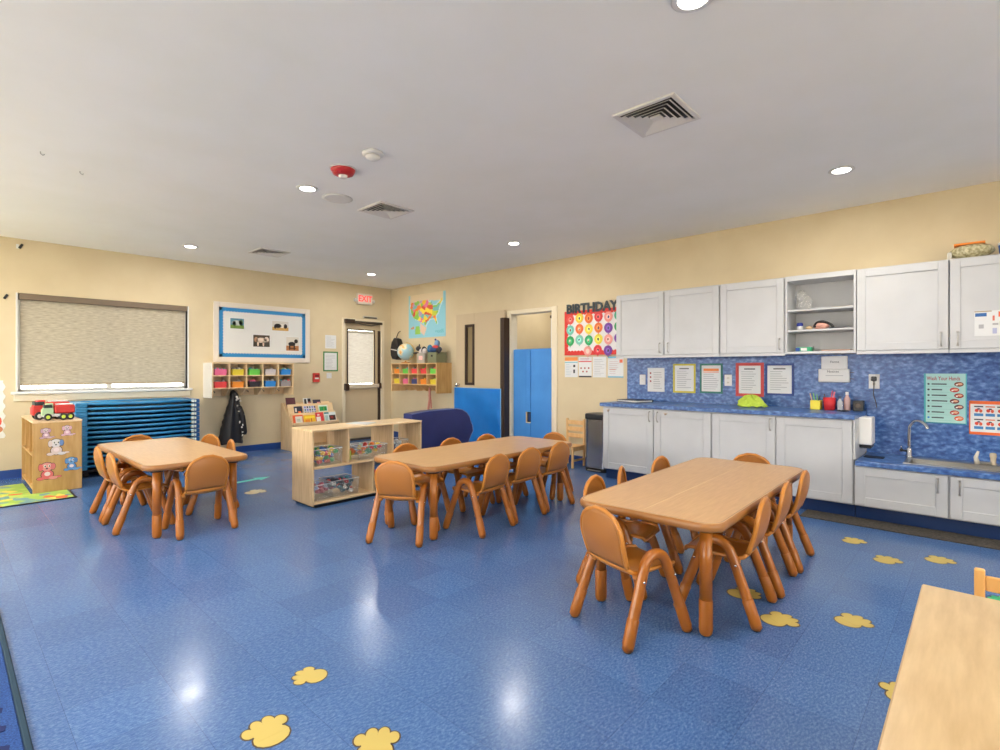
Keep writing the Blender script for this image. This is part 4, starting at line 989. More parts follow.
ladder_chair((2.25, -.135, 0), PI, 'small wooden ladder-back chair at the end of the light maple table', noise_mat('golden_beech', (226, 168, 92), (236, 184, 112), 6, (4, 4, 1), rough=.4), slats=((.515, .05), (.40, .04)))
ladder_chair((5.51, 3.88, 0), PI, 'small slatted wooden chair against the wall beside the trash can', noise_mat('honey_pine', (222, 174, 110), (234, 192, 132), 6, (4, 4, 1), rough=.45), H=.6, W_=.29, dp=.27, sh=.27, slats=((.55, .055), (.465, .055), (.38, .055)))
# trash can
t = thing('trash_can', 'slim steel step trash can with a black lid beside the cabinets', 'trash can', (5.53, 3.43, 0), KR)
MB().prism(rrect(.30, .26, .05, 6), 'z', .045, .63, mat('dark_stainless', (168, 170, 176), .16, .95)).build('body', t)
MB().prism(rrect(.32, .28, .055, 6), 'z', .632, .70, BLACK, .012, 2).build('lid', t)
MB().prism(rrect(.31, .27, .05, 6), 'z', 0, .044, BLACK, .004).build('base', t); MB().box(-.09, .09, -.165, -.13, .012, .022, STEEL, .003).build('pedal', t)

# ------------------------------------------------------------------ wall mat, navy seat
t = thing('gym_mat', 'bright blue vinyl mat leaning on the folded-back door', 'mat', (XW - .155, 6.145, 0), KR)
GM = noise_mat('blue_vinyl', (12, 112, 196), (20, 124, 208), 3, rough=.4, bump=.3)
b = MB(); nx, ny = 20, 20; G = [[b.bm.verts.new((1.0 * i / nx, -.012 * abs(math.sin((i / nx * .8 + j / ny) * 6)) * (0 < i < nx) * (0 < j < ny), .955 * j / ny)) for j in range(ny + 1)] for i in range(nx + 1)]
b._fin([b.bm.faces.new((G[i][j], G[i + 1][j], G[i + 1][j + 1], G[i][j + 1])) for i in range(nx) for j in range(ny)], GM, True)
b.box(0, 1.0, .0, .05, 0, .955, GM, .0)
b.build('panel', t, fix=False)
MB().tube([(-.001, .0, .0), (-.001, 0, .957), (1.001, 0, .957), (1.001, 0, 0)], .007, C(120, 180, 226), 8).build('piping', t)
t = thing('foam_bench', 'navy padded play bench with a rounded end behind the middle table', 'bench', (4.46, 5.22, 0))
NAVY = noise_mat('navy_vinyl', (38, 44, 96), (44, 52, 108), 4, rough=.4)
prof = [(-.62, 0), (.50, 0), (.52, .18), (.50, .26), (.55, .34), (.60, .40), (.585, .47), (.55, .52), (.52, .60), (.46, .655), (.36, .70), (.24, .72), (-.30, .715), (-.50, .70), (-.62, .69)]
MB().prism([(x * .86 + .02, z) for x, z in prof], 'y', -.09, .09, NAVY, .012, 3).build('back_panel', t)
MB().box(-.5, .40, .095, .5, .0, .3, NAVY, .03, seg=3).build('seat_cushion', t)
MB().tube([(x * .86 + .02, -.088, z) for x, z in prof[1:]], .006, C(110, 124, 170), 8).build('piping', t)

# ------------------------------------------------------------------ open toy shelf
SX0, SX1, SY0, SY1, SH = 2.245, 3.475, 4.35, 4.74, .70
t = thing('toy_shelf', 'open maple shelf unit with staggered compartments of toy tubs', 'shelf', (SX0, SY0, 0))
sw, sd = SX1 - SX0, SY1 - SY0
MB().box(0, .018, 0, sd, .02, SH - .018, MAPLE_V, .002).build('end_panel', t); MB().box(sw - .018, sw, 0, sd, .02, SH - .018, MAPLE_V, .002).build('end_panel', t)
MB().box(-.002, sw + .002, -.003, sd, SH - .0175, SH, MAPLE, .003).build('top_panel', t)
MB().box(.019, sw - .019, 0, sd, .03, .05, MAPLE, .002).build('bottom_shelf', t)
MB().box(.019, sw - .019, 0, sd, .345, .362, MAPLE, .002).build('middle_shelf', t)
MB().box(.03, sw - .03, .01, sd - .01, 0, .019, BLACK).build('plinth', t)
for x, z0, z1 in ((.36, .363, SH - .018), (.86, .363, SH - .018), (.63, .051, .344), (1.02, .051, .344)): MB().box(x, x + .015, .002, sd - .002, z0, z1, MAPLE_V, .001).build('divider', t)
TUB = clear('clear_tub_plastic', (226, 234, 238), .10, .25)
def tub(x, y, z, w_, d_, h, cols, label, n=34, r=.025):
    t = thing('toy_tub', label, 'tub', (x, y, z), 0, 'clear toy tubs on the open shelf')
    p = MB(); a, b_ = .9, 1
    p.box(-w_ / 2 * a, w_ / 2 * a, -d_ / 2 * a, d_ / 2 * a, 0, .003, TUB)
    for sgn in (-1, 1):
        p.prism([(sgn * w_ / 2 * a, 0), (sgn * w_ / 2, h), (sgn * (w_ / 2 - .003), h), (sgn * (w_ / 2 * a - .003), 0)], 'y', -d_ / 2, d_ / 2, TUB)
        p.prism([(sgn * d_ / 2 * a, 0), (sgn * d_ / 2, h), (sgn * (d_ / 2 - .003), h), (sgn * (d_ / 2 * a - .003), 0)], 'x', -w_ / 2, w_ / 2, TUB)
    p.build('body', t)
    MB().tube([(x_, y_, h) for x_, y_ in rrect(w_ + .006, d_ + .006, .015, 3)], .004, clear('tub_rim', (236, 240, 242), .6), 6, closed=True).build('rim', t)
    q = MB()
    for i in range(n):
        c = (random.uniform(-1, 1) * (w_ / 2 * a - r), random.uniform(-1, 1) * (d_ / 2 * a - r), r + random.random() ** .7 * (h * .95 - r)); m = cols[i % len(cols)]
        if i % 3: q.sphere(c, r, m, (1, 1, .8), 8)
        else: q.box(-r, r, -r * .7, r * .7, -r * .5, r * .5, m, .003, Matrix.Translation(c) @ Matrix.Rotation(random.random() * 3, 4, 'Z') @ Matrix.Rotation(random.random(), 4, 'X'))
    q.build('toy_pieces', t)['kind'] = 'stuff'
R_, G_, B_, Y_ = C(210, 50, 50), C(50, 150, 80), C(60, 110, 190), C(240, 200, 60)
tub(SX0 + .18, SY0 + .14, .363, .27, .22, .15, [R_, B_, G_, Y_], 'clear tub of red, blue and green toys, upper left of the shelf', 40, .026)
tub(SX0 + .66, SY0 + .17, .363, .33, .26, .13, [Y_, C(236, 120, 50), R_, C(200, 220, 214), C(70, 170, 120)], 'clear tub of yellow, orange and red toys, upper middle of the shelf')
tub(SX0 + 1.02, SY0 + .2, .363, .22, .2, .14, [C(150, 190, 220), C(210, 220, 226)], 'clear tub of pale blue pieces, upper right of the shelf', 14)
tub(SX0 + .12, SY0 + .14, .051, .18, .2, .14, [C(190, 70, 90), C(170, 60, 70)], 'half-empty clear tub with pink pieces, lower left corner of the shelf', 8)
tub(SX0 + .36, SY0 + .17, .051, .29, .24, .15, [C(50, 80, 90), C(40, 46, 60), C(206, 60, 70), C(70, 130, 150), C(230, 226, 222)], 'clear tub of dark teal and black pieces, lower shelf', 40, .024)
tub(SX0 + .77, SY0 + .17, .051, .22, .24, .09, [C(80, 90, 110), C(100, 110, 130)], 'shallow clear tub of grey pieces, lower right compartment', 16)
t = thing('green_block_set', 'lime green block set on the upper middle of the toy shelf', 'toy', (SX0 + .435, SY0 + .2, .363))
for i in range(3): MB().box(-.04, .04, -.06, .06, .03 * i, .03 * i + .028, C(190, 214, 90), .004).build('block', t)
t = thing('flower_toy', 'red flower-shaped toy lying on the shallow tub of grey pieces', 'toy', (SX0 + .77, SY0 + .15, .146))
q = MB()
for i in range(6): q.sphere((.045 * math.cos(i * PI / 3), .02 * math.sin(i * PI / 3), .035 + .03 * math.sin(i * PI / 3)), .022, R_, n=10)
q.build('petals', t); MB().sphere((0, -.015, .035), .018, C(240, 110, 60), n=10).build('centre', t)
tag(MB().box(-.09, .09, -.12, .12, 0, .004, C(206, 204, 198, .8)).box(-.085, .085, -.115, .115, .004, .007, C(206, 208, 208, .8)).build('paper_stack', loc=(SX0 + .62, SY0 + .2, SH), rz=.5), 'white paper sheets on top of the open toy shelf', 'paper')
# sticks of floor-level clutter behind shelf seen through: low crate of books
t = thing('book_crate', 'dark low crate standing behind the open toy shelf', 'crate', (3.95, 6.0, 0))
p = MB()
for a in ((-.3, .3, -.2, -.18), (-.3, .3, .18, .2), (-.3, -.28, -.18, .18), (.28, .3, -.18, .18)): p.box(a[0], a[1], a[2], a[3], 0, .2, C(90, 96, 110), .003)
p.box(-.28, .28, -.18, .18, 0, .02, C(90, 96, 110)); p.build('body', t)
for i in range(4): MB().box(-.26, .26, -.16 + i * .085, -.09 + i * .085, .02, .24, [C(60, 70, 90), C(150, 160, 176), C(70, 90, 120), C(180, 176, 170)][i], .002).build('folder', t)

# ------------------------------------------------------------------ sticker cabinet and toys on it
t = thing('low_bookcase', 'golden birch bookcase end with cartoon puppy stickers, under the window', 'bookcase', (.625, 6.90, 0))
cw, cd, chh = .385, 1.02, .72
MB().box(0, cw, 0, .018, 0, chh - .019, BIRCH, .002).build('end_panel', t); MB().box(0, cw, cd - .018, cd, 0, chh - .019, BIRCH, .002).build('end_panel', t)
MB().box(cw - .012, cw, .019, cd - .019, .03, chh - .019, BIRCH).build('back_panel', t)
MB().box(-.003, cw + .003, -.003, cd + .003, chh - .018, chh, noise_mat('pale_birch_top', (222, 186, 140), (234, 204, 164), 5, (3, 1, 1), rough=.4), .003).build('top_panel', t)
for z in (.04, .37): MB().box(.0, cw - .013, .019, cd - .019, z, z + .018, BIRCH, .002).build('shelf', t)
for y in (.34, .68): MB().box(.005, cw - .013, y, y + .015, .389, chh - .019, BIRCH).box(.005, cw - .013, y, y + .015, .059, .369, BIRCH).build('divider', t)
def puppy(cx, cz, s_, c1, c2, c3, seated=True):
    q = MB(); y = -.0012; o = C(40, 36, 44)
    def bl(u, v, ru, rv, m, k): q.oval(cx + s_ * u, cz + s_ * v, s_ * ru, s_ * rv, y - .0002 * k, m, 12)
    for k, (a, b_) in enumerate(((o, 1.12), (None, 1))):
        f_ = b_; kk = k * 6
        bl(0, -.22, .26 * f_, .26 * f_, a or c1, 1 + kk); bl(-.02, .22, .27 * f_, .24 * f_, a or c2, 2 + kk); bl(-.28, .2, .10 * f_, .2 * f_, a or c1, 3 + kk); bl(.24, .22, .11 * f_, .18 * f_, a or c3, 3 + kk)
        bl(-.28, -.42, .17 * f_, .09 * f_, a or c1, 4 + kk); bl(.25, -.42, .2 * f_, .09 * f_, a or c2, 4 + kk); bl(.48, -.38, .14 * f_, .05 * f_, a or c1, 2 + kk)
    bl(-.1, .26, .06, .09, WTE, 13); bl(.08, .26, .06, .09, WTE, 13); bl(-.09, .25, .03, .05, o, 14); bl(.09, .25, .03, .05, o, 14); bl(-.02, .12, .05, .035, o, 14); bl(0, -.18, .13, .12, C(240, 220, 220), 13)
    return q
PKS = C(222, 176, 186); WS = C(226, 206, 200)
PS = [(.10, .60, .11, C(196, 160, 172), C(206, 176, 182), C(196, 150, 166)), (.265, .615, .11, PKS, C(210, 180, 190), PKS),
      (.18, .455, .17, C(224, 204, 196), C(220, 214, 214), C(110, 140, 190)), (.11, .22, .18, C(222, 110, 110), C(226, 150, 144), C(216, 120, 120)), (.30, .27, .14, C(96, 150, 206), C(110, 164, 214), C(80, 130, 190))]
for i, a in enumerate(PS): puppy(*a).build('puppy_sticker', t)
def truck(loc, rz, body, cab, wheel, label, bed, sc_=(1, 1, 1)):
    t = thing('toy_truck', label, 'toy', loc, rz); t.scale = sc_
    MB().box(-.11, .11, -.035, .035, .03, .05, bed, .006).build('chassis', t)
    MB().prism([(-.115, .04), (-.115, .085), (-.10, .095), (-.085, .135), (-.04, .135), (-.035, .05)], 'y', -.038, .038, cab, .006, 2).build('cab', t)
    MB().box(-.03, .112, -.04, .04, .052, .12, body, .012, seg=2).box(-.02, .10, -.025, .025, .12, .13, C(240, 240, 236), .003).build('bed', t)
    MB().box(-.102, -.045, -.0405, .0405, .10, .125, C(40, 50, 50), .002).build('window', t)
    for x in (-.075, .03, .078):
        for sy in (-1, 1):
            wl = MB().lathe([(.022, -.010), (.028, -.007), (.028, .007), (.022, .010)], BLACK, 18, M=Matrix.Translation((x, sy * .040, .028)) @ Matrix.Rotation(PI / 2, 4, 'X')).build('wheel', t)
            MB().lathe([(.013, -.0125), (.014, -.011), (.014, .011), (.013, .0125)], wheel, 14, M=Matrix.Translation((x, sy * .040, .028)) @ Matrix.Rotation(PI / 2, 4, 'X')).build('hubcap', wl)
truck((.83, 6.98, .72), .0, C(206, 52, 44), C(180, 206, 160), C(200, 220, 70), 'toy truck with a pale green cab and lime hubcaps, in front', WHITE, (1.15, 1.2, 1.3))
truck((.79, 7.16, .72), .1, C(206, 60, 50), C(214, 60, 52), C(220, 220, 216), 'red toy fire truck behind the green-cab truck', C(200, 50, 44), (1.35, 1.3, 1.5))
# play mat
p = MB(); n = 1
pm = mat('road_play_rug', (150, 190, 80), .95); L = pm.node_tree.links; b_ = pm.node_tree.nodes['Principled BSDF']
tc = N(pm, 'ShaderNodeTexCoord'); vo = N(pm, 'ShaderNodeTexVoronoi'); vo.inputs['Scale'].default_value = 11
cr = N(pm, 'ShaderNodeValToRGB'); cr.color_ramp.interpolation = 'CONSTANT'; E_ = cr.color_ramp.elements
E_[0].color = lin((156, 190, 84)); E_[1].position = .45; E_[1].color = lin((176, 202, 90))
for pos, col in ((.62, (110, 150, 150)), (.72, (214, 110, 60)), (.80, (226, 206, 90)), (.88, (150, 160, 110))): e_ = E_.new(pos); e_.color = lin(col)
L.new(tc.outputs['Object'], vo.inputs['Vector']); L.new(vo.outputs['Color'], cr.inputs[0]); L.new(cr.outputs[0], b_.inputs['Base Color'])
t = thing('play_rug', 'green road-pattern play rug with black edging beside the birch bookcase', 'rug', (0, 0, 0))
MB().box(-.9, .885, 6.44, 6.885, 0, .008, pm).box(-.9, .61, 6.885, 7.6, 0, .008, pm).build('pile', t)
MB().box(-.91, .90, 6.42, 6.44, 0, .010, BLACK, .002).box(.885, .90, 6.44, 6.885, 0, .010, BLACK, .002).build('edging', t)
# blue carpet lower left
cm = noise_mat('blue_carpet', (20, 54, 116), (44, 88, 156), 160, rough=.95, detail=3, bump=1)
t = thing('area_rug', 'dark blue striped area rug at the bottom left corner', 'rug', (0, 0, 0))
MB().box(-1.6, .185, -1.5, 3.75, 0, .012, cm, .003).build('pile', t)
MB().box(.186, .206, -1.5, 3.75, 0, .013, C(14, 54, 76, .8), .004).box(-1.6, .206, 3.751, 3.77, 0, .013, C(14, 54, 76, .8), .004).build('binding', t)
q = MB(); DK = C(10, 30, 88, .95)
for i in range(34):
    y = -.9 + i * .138
    pts = [(.16 - .02 * abs(math.sin(k * .9)), y + .0 + .06 * k / 6) for k in range(2)]
    q.prism([(-.1 - .35 * (i % 2), y), (.15, y + .012), (.155, y + .045), (.13, y + .062), (-.12 - .35 * (i % 2), y + .05)], 'z', .0121, .0135, DK)
q.build('stripe', t)['kind'] = 'stuff'

# ------------------------------------------------------------------ cots
t0 = None
CB = noise_mat('cot_mesh_blue', (34, 126, 180), (52, 146, 198), 5, rough=.4)
CBD = mat('cot_frame_blue', (20, 84, 140), .35)
def cot():
    t = thing('stacking_cot', '', 'cot')
    b = MB(); nx = 12; L_, W_ = 1.25, .52
    G = [[b.bm.verts.new((L_ * i / nx, W_ * j / 4, .050 - .010 * math.sin(PI * i / nx) - .004 * math.sin(PI * j / 4))) for j in range(5)] for i in range(nx + 1)]
    G2 = [[b.bm.verts.new((v.co.x, v.co.y, v.co.z - .004)) for v in r] for r in G]
    fs = [b.bm.faces.new((G[i][j], G[i + 1][j], G[i + 1][j + 1], G[i][j + 1])) for i in range(nx) for j in range(4)] + [b.bm.faces.new((G2[i][j], G2[i][j + 1], G2[i + 1][j + 1], G2[i + 1][j])) for i in range(nx) for j in range(4)]
    for i in range(nx): fs += [b.bm.faces.new((G[i][0], G2[i][0], G2[i + 1][0], G[i + 1][0])), b.bm.faces.new((G[i][4], G[i + 1][4], G2[i + 1][4], G2[i][4]))]
    b._fin(fs, CB, True); b.build('sling', t)
    MB().tube([(0.05, 0, .044), (L_ * .35, -.003, .036), (L_ * .65, -.003, .036), (L_ - .05, 0, .044)], .0155, CB, 8).tube([(0.05, W_, .044), (L_ - .05, W_, .044)], .0155, CB, 8).build('side_rail', t)
    MB().box(-.012, .10, -.02, W_ + .02, .004, .0585, CB, .008, seg=2).build('end_frame', t)
    MB().box(L_ - .045, L_ + .012, -.02, W_ + .02, .006, .056, CBD, .008, seg=2).build('end_frame', t)
    MB().box(L_ - .085, L_ - .055, -.018, .012, .016, .052, C(206, 214, 204), .004).box(L_ - .052, L_ - .03, -.023, -.019, .018, .05, C(206, 214, 204), .002).build('corner_clip', t)
    return t
num = ['bottom', 'second', 'third', 'fourth', 'fifth', 'sixth', 'seventh', 'middle', 'ninth', 'tenth', 'eleventh', 'twelfth', 'thirteenth', 'top']
cp = cot()
for i in range(14):
    c = cp if i == 0 else copy_tree(cp)
    c.location = (1.045, 7.50, .085 + i * .0551); c['group'] = 'blue cots in the stack under the window'
    c['label'] = ('blue stacking cot, the top one of the stack under the wide window' if i == 13 else 'blue stacking cot, the bottom one of the stack under the wide window' if i == 0 else 'blue stacking cot, %s from the bottom in the stack under the wide window' % (num[i] if i != 7 else 'eighth'))
t = thing('cot_dolly', 'black wheeled dolly carrying the stack of blue cots', 'dolly', (1.045, 7.50, 0))
MB().box(0, 1.25, 0, .5, .06, .0885, BLACK, .004).build('deck', t)
for x in (.1, 1.15):
    for y in (.06, .44): MB().lathe([(.02, -.012), (.03, -.008), (.03, .008), (.02, .012)], BLACK, 14, M=Matrix.Translation((x, y, .03)) @ Matrix.Rotation(PI / 2, 4, 'X')).build('caster', t)

# ------------------------------------------------------------------ book rack
t = thing('book_rack', 'maple tiered book display rack by the exit door', 'rack', (3.62, 7.60, 0))
RW = .78
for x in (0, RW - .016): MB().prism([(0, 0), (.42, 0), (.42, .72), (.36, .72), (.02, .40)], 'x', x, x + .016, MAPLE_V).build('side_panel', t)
def sp(z0, y0, z1, y1, th=.008):   # tilted panel
    return [(y0, z0), (y1, z1), (y1 + th, z1), (y0 + th, z0)]
for (y, z) in ((.03, .40), (.14, .53), (.25, .66)):
    MB().prism(sp(z, y + .03, z + .17 if z < .6 else z + .06, y + .09), 'x', .016, RW - .016, MAPLE).box(.016, RW - .016, y, y + .05, z - .012, z, MAPLE).box(.016, RW - .016, y - .006, y, z - .012, z + .03, MAPLE).build('tier', t)
MB().box(.016, RW - .016, .03, .40, .02, .036, MAPLE).box(.016, RW - .016, .405, .415, .02, .66, MAPLE).build('back_panel', t)
def book(lx, w_, h, tier, cols, label, extra=()):
    y, z = ((.03, .40), (.14, .53), (.25, .66))[tier]
    b = thing('picture_book', label, 'book', (3.62 + lx, 7.60 + y + .012, z), 0, 'books on the display rack')
    M = Matrix.Rotation(-.30, 4, 'X')
    MB().box(0, w_, 0, .008, .001, h, cols[0], .001, M).build('cover', b)
    p = MB()
    for (u0, u1, v0, v1, c) in extra: p.rect(w_ * u0, w_ * u1, h * v0, h * v1, -.0006, c)
    if extra:
        bmesh.ops.transform(p.bm, matrix=M, verts=p.bm.verts[:]); p.build('cover_print', b)
book(.02, .15, .15, 2, [C(92, 44, 52)], 'maroon book at the top left of the display rack')
book(.30, .13, .13, 2, [WHITE], 'white book with two black pictures at the top of the display rack', ((.1, .4, .3, .9, BK), (.55, .95, .4, .95, BK), (.6, .9, .35, .55, C(220, 130, 110))))
book(.46, .13, .10, 2, [C(60, 52, 70)], 'dark book at the top right of the display rack', ((.5, .9, .2, .6, C(230, 150, 140)),))
book(.10, .13, .145, 1, [C(44, 44, 64)], 'dark blue book with an orange spot on the middle tier', ((.45, .8, .1, .45, C(236, 120, 60)), (.1, .3, .4, .8, WTE)))
book(.25, .20, .145, 1, [C(206, 200, 214)], 'pale book with a dotted cover on the middle tier', tuple((.08 + .2 * i, .2 + .2 * i, .15 + .3 * j, .35 + .3 * j, [INKD, C(60, 130, 120), C(90, 110, 190)][(i + j) % 3]) for i in range(5) for j in range(3)))
book(.50, .16, .145, 1, [C(220, 234, 220)], 'book with a green banner on the middle tier', ((.1, .9, .35, .85, C(50, 160, 80)), (.5, .65, .45, .7, Y_)))
book(.03, .16, .15, 0, [C(232, 96, 44)], 'orange-edged white book at the lower left of the rack', ((.22, .92, .05, .85, WTE), (.35, .7, .3, .6, C(190, 200, 180))))
book(.20, .19, .14, 0, [C(240, 186, 40)], 'yellow book on the lowest tier of the rack', ((.1, .95, .65, .85, C(250, 220, 60)), (.1, .5, .1, .5, C(236, 140, 40)), (.6, .68, .2, .6, C(200, 90, 40))))
book(.40, .13, .17, 0, [C(220, 60, 64)], 'red and white book on the lowest tier of the rack', ((.05, .6, .1, .6, WTE), (.2, .5, .7, .85, C(236, 210, 200))))
book(.545, .20, .165, 0, [C(224, 232, 230)], 'white and teal book at the lower right of the rack', ((.0, .4, .85, 1, C(40, 140, 150)), (.4, .95, .2, .7, C(70, 50, 50)), (.5, .75, .35, .6, C(214, 70, 60)), (.05, .3, .1, .7, C(170, 200, 196))))

# ------------------------------------------------------------------ ceiling devices
lights = [(-.47, -2.1), (-.47, .9), (-.47, 4.06), (-.47, 7.03), (2.065, -2.1), (2.065, .85), (2.065, 4.08), (2.065, 7.035), (4.6, -2.1), (4.6, .764), (4.62, 4.053), (4.59, 7.0), (6.7, 4.75)]  # row behind the camera is unseen, added as fill light
LE = emit('led_diffuser', (255, 250, 240), 14)
where = ['added as unseen fill behind the camera at the left', 'left of the camera', 'left of the frame near the tables', 'left of the frame near the window', 'added as unseen fill behind the camera', 'just above the top edge of the photo', 'beside the red fire alarm', 'nearest the wide window', 'added as unseen fill behind the camera over the sink', 'over the kitchen cabinets at the right', 'in the middle of the ceiling, over the middle table', 'nearest the exit door corner', 'inside the closet behind the open doorway']
def downlight():
    t = thing('recessed_light', '', 'light')
    MB().lathe([(.062, 0), (.084, -.002), (.086, -.006), (.08, -.009), (.062, -.009)], WHITE, 28).build('trim_ring', t)
    MB().lathe([(.03, -.0135), (.048, -.0125), (.060, -.009), (.060, -.004)], LE, 28).build('lens', t)
    ld = bpy.data.lights.new('lamp', 'AREA'); ld.shape = 'DISK'; ld.size = .12; ld.energy = 14; ld.color = (1.0, .95, .88)
    lo = bpy.data.objects.new('lamp', ld); COL.objects.link(lo); lo.parent = t; lo.location = (0, 0, -.02)
    return t
dl = downlight()
for i, (x, y) in enumerate(lights):
    c = dl if i == 0 else copy_tree(dl)
    c.location = (x, y, CH); c['label'] = 'round recessed ceiling light ' + where[i]; c['group'] = 'recessed ceiling lights'
def vent(x, y, label):
    t = thing('ceiling_vent', label, 'vent', (x, y, CH), 0, 'square ceiling diffusers')
    S = .19; VM = mat('vent_metal', (226, 222, 216), .4)
    p = MB()
    for a in ((-S, S, -S, -S + .028), (-S, S, S - .028, S), (-S, -S + .028, -S + .028, S - .028), (S - .028, S, -S + .028, S - .028)): p.box(a[0], a[1], a[2], a[3], -.012, 0, VM, .003)
    p.build('frame', t)
    MB().box(-S + .028, S - .028, -S + .028, S - .028, -.0012, -.0006, BLACK).build('duct_opening', t)
    for k in range(4):
        r = .155 - k * .031; q = MB()
        rr = r - .020
        for (ax, ay) in ((1, 0), (-1, 0), (0, 1), (0, -1)):
            if ax: P = [(ax * r, -r, -.018), (ax * r, r, -.018), (ax * rr, rr, -.004), (ax * rr, -rr, -.004)]
            else: P = [(-r, ay * r, -.018), (r, ay * r, -.018), (rr, ay * rr, -.004), (-rr, ay * rr, -.004)]
            vs = [q.bm.verts.new(v) for v in P] + [q.bm.verts.new((v[0], v[1], v[2] + .002)) for v in P]
            q._fin([q.bm.faces.new([vs[i] for i in f_]) for f_ in ((0, 1, 2, 3), (7, 6, 5, 4), (0, 4, 5, 1), (1, 5, 6, 2), (2, 6, 7, 3), (3, 7, 4, 0))], VM)
        q.build('louvre', t)
    MB().box(-.03, .03, -.03, .03, -.018, -.006, VM, .002).build('centre_plate', t)
vent(2.885, 1.405, 'square ceiling vent nearest the camera, over the right front table')
vent(2.85, 4.10, 'square ceiling vent in the middle of the room past the fire alarm')
vent(2.86, 6.66, 'square ceiling vent farthest away, towards the bulletin board')
t = thing('fire_strobe', 'red ceiling fire alarm with a white strobe', 'alarm', (2.05, 3.50, CH))
MB().lathe([(.09, 0), (.09, -.012), (.075, -.04), (.05, -.05)], C(196, 40, 40, .3), 26).build('housing', t); MB().lathe([(.035, -.045), (.032, -.06), (.02, -.07)], C(238, 232, 230, .2), 18).build('strobe_lens', t)
MB().lathe([(.097, 0), (.097, -.008)], WHITE, 26).build('base_ring', t)
q = MB().text('FIRE', 0, 0, .03, 0, WHITE); bmesh.ops.transform(q.bm, matrix=Matrix.Translation((-.06, -.025, -.036)) @ Matrix.Rotation(-.9, 4, 'Z') @ Matrix.Rotation(-.7, 4, 'X'), verts=q.bm.verts[:]); q.build('lettering', t)
t = thing('smoke_detector', 'white round smoke detector beside the red fire alarm', 'detector', (2.04, 3.09, CH))
MB().lathe([(.075, 0), (.075, -.012), (.06, -.02)], WHITE, 24).build('base', t); MB().lathe([(.05, -.02), (.052, -.034), (.035, -.046), (.012, -.056)], C(226, 224, 220), 24).build('sensor_head', t)
t = thing('ceiling_speaker', 'flat round white speaker grille flush in the ceiling past the fire alarm', 'speaker', (2.366, 4.13, CH))
MB().lathe([(.085, 0), (.128, -.001), (.13, -.005), (.10, -.010), (.085, -.008)], WHITE, 30).build('ring', t); MB().lathe([(.06, -.004), (.084, -.005), (.084, -.001)], C(206, 204, 200), 26).build('grille', t)
for i, (x, y) in enumerate(((.47, 4.75), (.72, 5.0))):
    tag(MB().tube([(0, 0, 0), (0, 0, -.012), (.012, 0, -.022), (.022, 0, -.014)], .003, STEEL, 6).build('ceiling_hook', loc=(x, y, CH)), ('small metal ceiling hook at the left, farther left one', 'small metal ceiling hook at the left, nearer the fire alarm')[i], 'hook', 'ceiling hooks')

# ------------------------------------------------------------------ floor stickers
def paw(x, y, rz, col, label, s_=1.0, name='paw_sticker', cat='sticker', group='yellow paw stickers on the floor'):
    t = thing(name, label, cat, (x, y, 0), rz, group)
    def shape(g, z0, z1, m):
        q = MB()
        for cx, cy, ru, rv in ((-.03, 0, .048, .055), (.028, -.052, .026, .019), (.05, -.02, .028, .019), (.05, .018, .028, .019), (.028, .052, .026, .019)):
            q.prism([(s_ * (cx + (ru + g) * math.cos(2 * PI * i / 16)), s_ * (cy + (rv + g) * math.sin(2 * PI * i / 16))) for i in range(16)], 'z', z0, z1 + cx * .002 + cy * .001, m)
        q.prism([(s_ * a, s_ * b_) for a, b_ in ((-.03, -.04), (.03, -.05), (.045, 0), (.03, .05), (-.03, .04))], 'z', z0, z1 + .0003, m)
        return q
    shape(.0055, .0002, .0006, C(72, 56, 40)).build('outline', t)
    shape(0, .0007, .0014, C(*col)).build('pads', t)
YP = (204, 182, 98)
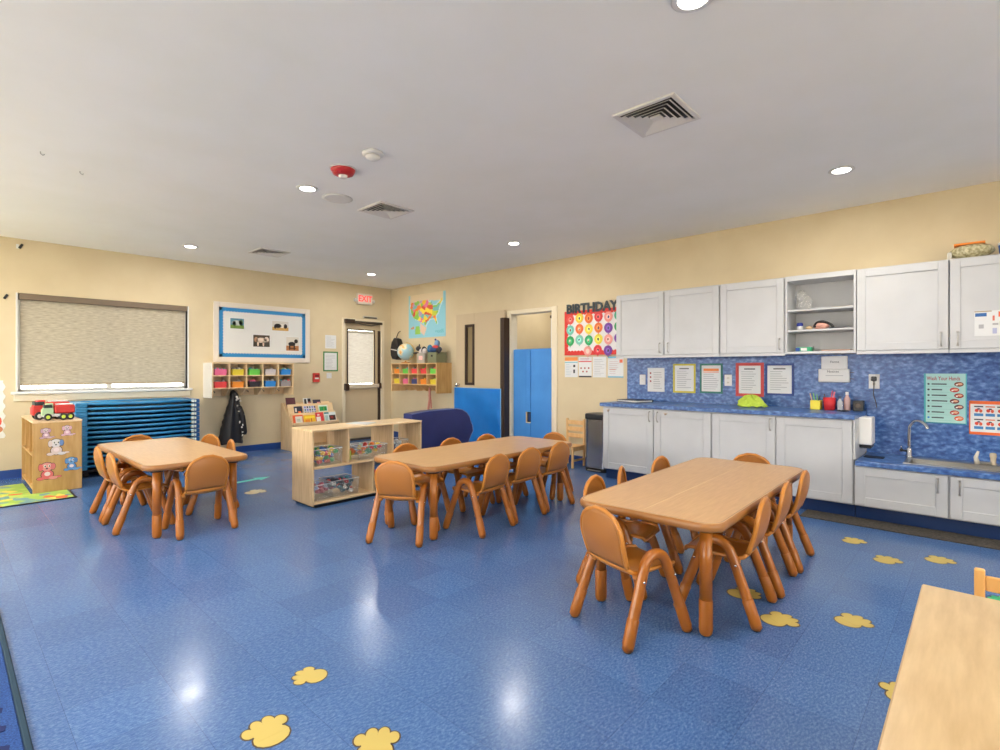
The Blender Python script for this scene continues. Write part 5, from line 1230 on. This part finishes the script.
for x, y, a, lb, s_ in ((1.015, 1.985, 130, 'yellow paw sticker farthest of the three at the bottom of the photo', .85), (.762, 1.785, 88, 'yellow paw sticker leftmost of the three at the bottom of the photo', 1.05), (.975, 1.46, 50, 'yellow paw sticker cut off by the bottom edge of the photo', 1.05),
    (4.485, .672, -20, 'yellow paw sticker nearest the dark runner mat', 1), (4.18, .445, -20, 'yellow paw sticker left of the pair in front of the sink cabinets', 1.05), (4.41, .195, -30, 'yellow paw sticker right of the pair in front of the sink cabinets', 1.05), (3.05, .46, -30, 'yellow paw sticker between the right front table and the maple table', 1.05),
    (2.82, .73, -35, 'yellow paw sticker just outside the legs of the right front table', 1.1), (3.02, .96, -35, 'yellow paw sticker in shade under the right front table', 1.1), (2.49, .215, 10, 'yellow paw sticker half hidden at the edge of the maple table', 1.0)):
    paw(x, y, D(a), YP, lb, s_)
paw(2.17, 5.39, D(20), (214, 202, 170), 'pale beige paw sticker between the left table and the toy shelf', 1.3, group=None)
paw(4.02, 2.28, D(30), (200, 80, 70), 'red paw sticker on the floor behind the right front table', .9, group=None)
paw(3.86, -.10, D(30), (50, 180, 120), 'green paw sticker near the right edge behind the wooden chair', .9, group=None)
t = thing('arrow_sticker', 'teal arrow sticker on the floor right of the left table', 'sticker', (2.36, 6.0, 0), D(8))
MB().prism([(-.28, -.035), (.08, -.035), (.08, -.09), (.24, 0), (.08, .09), (.08, .035), (-.28, .035)], 'z', .0003, .0012, C(96, 204, 196)).build('print', t)

# ------------------------------------------------------------------ world, camera, view
wd = bpy.data.worlds.new('World'); SC.world = wd; wd.use_nodes = True
nt = wd.node_tree; bg = nt.nodes['Background']
bg.inputs[0].default_value = (1, .965, .91, 1); bg.inputs[1].default_value = 12
cd_ = bpy.data.cameras.new('camera'); cam = bpy.data.objects.new('camera', cd_); COL.objects.link(cam)
FPX = 518.5; cd_.sensor_fit = 'HORIZONTAL'; cd_.sensor_width = 36; cd_.lens = FPX / 1000 * 36
cd_.shift_y = -(375 - 370) / 1000; cd_.clip_start = .05
cam.location = (0, 0, 1.235); cam.rotation_euler = (PI / 2, 0, -math.atan2(560, 518.5))
SC.camera = cam
SC.view_settings.view_transform = 'Standard'; SC.view_settings.look = 'None'; SC.view_settings.gamma = 1; SC.view_settings.use_curve_mapping = False
SC.view_settings.exposure = .1
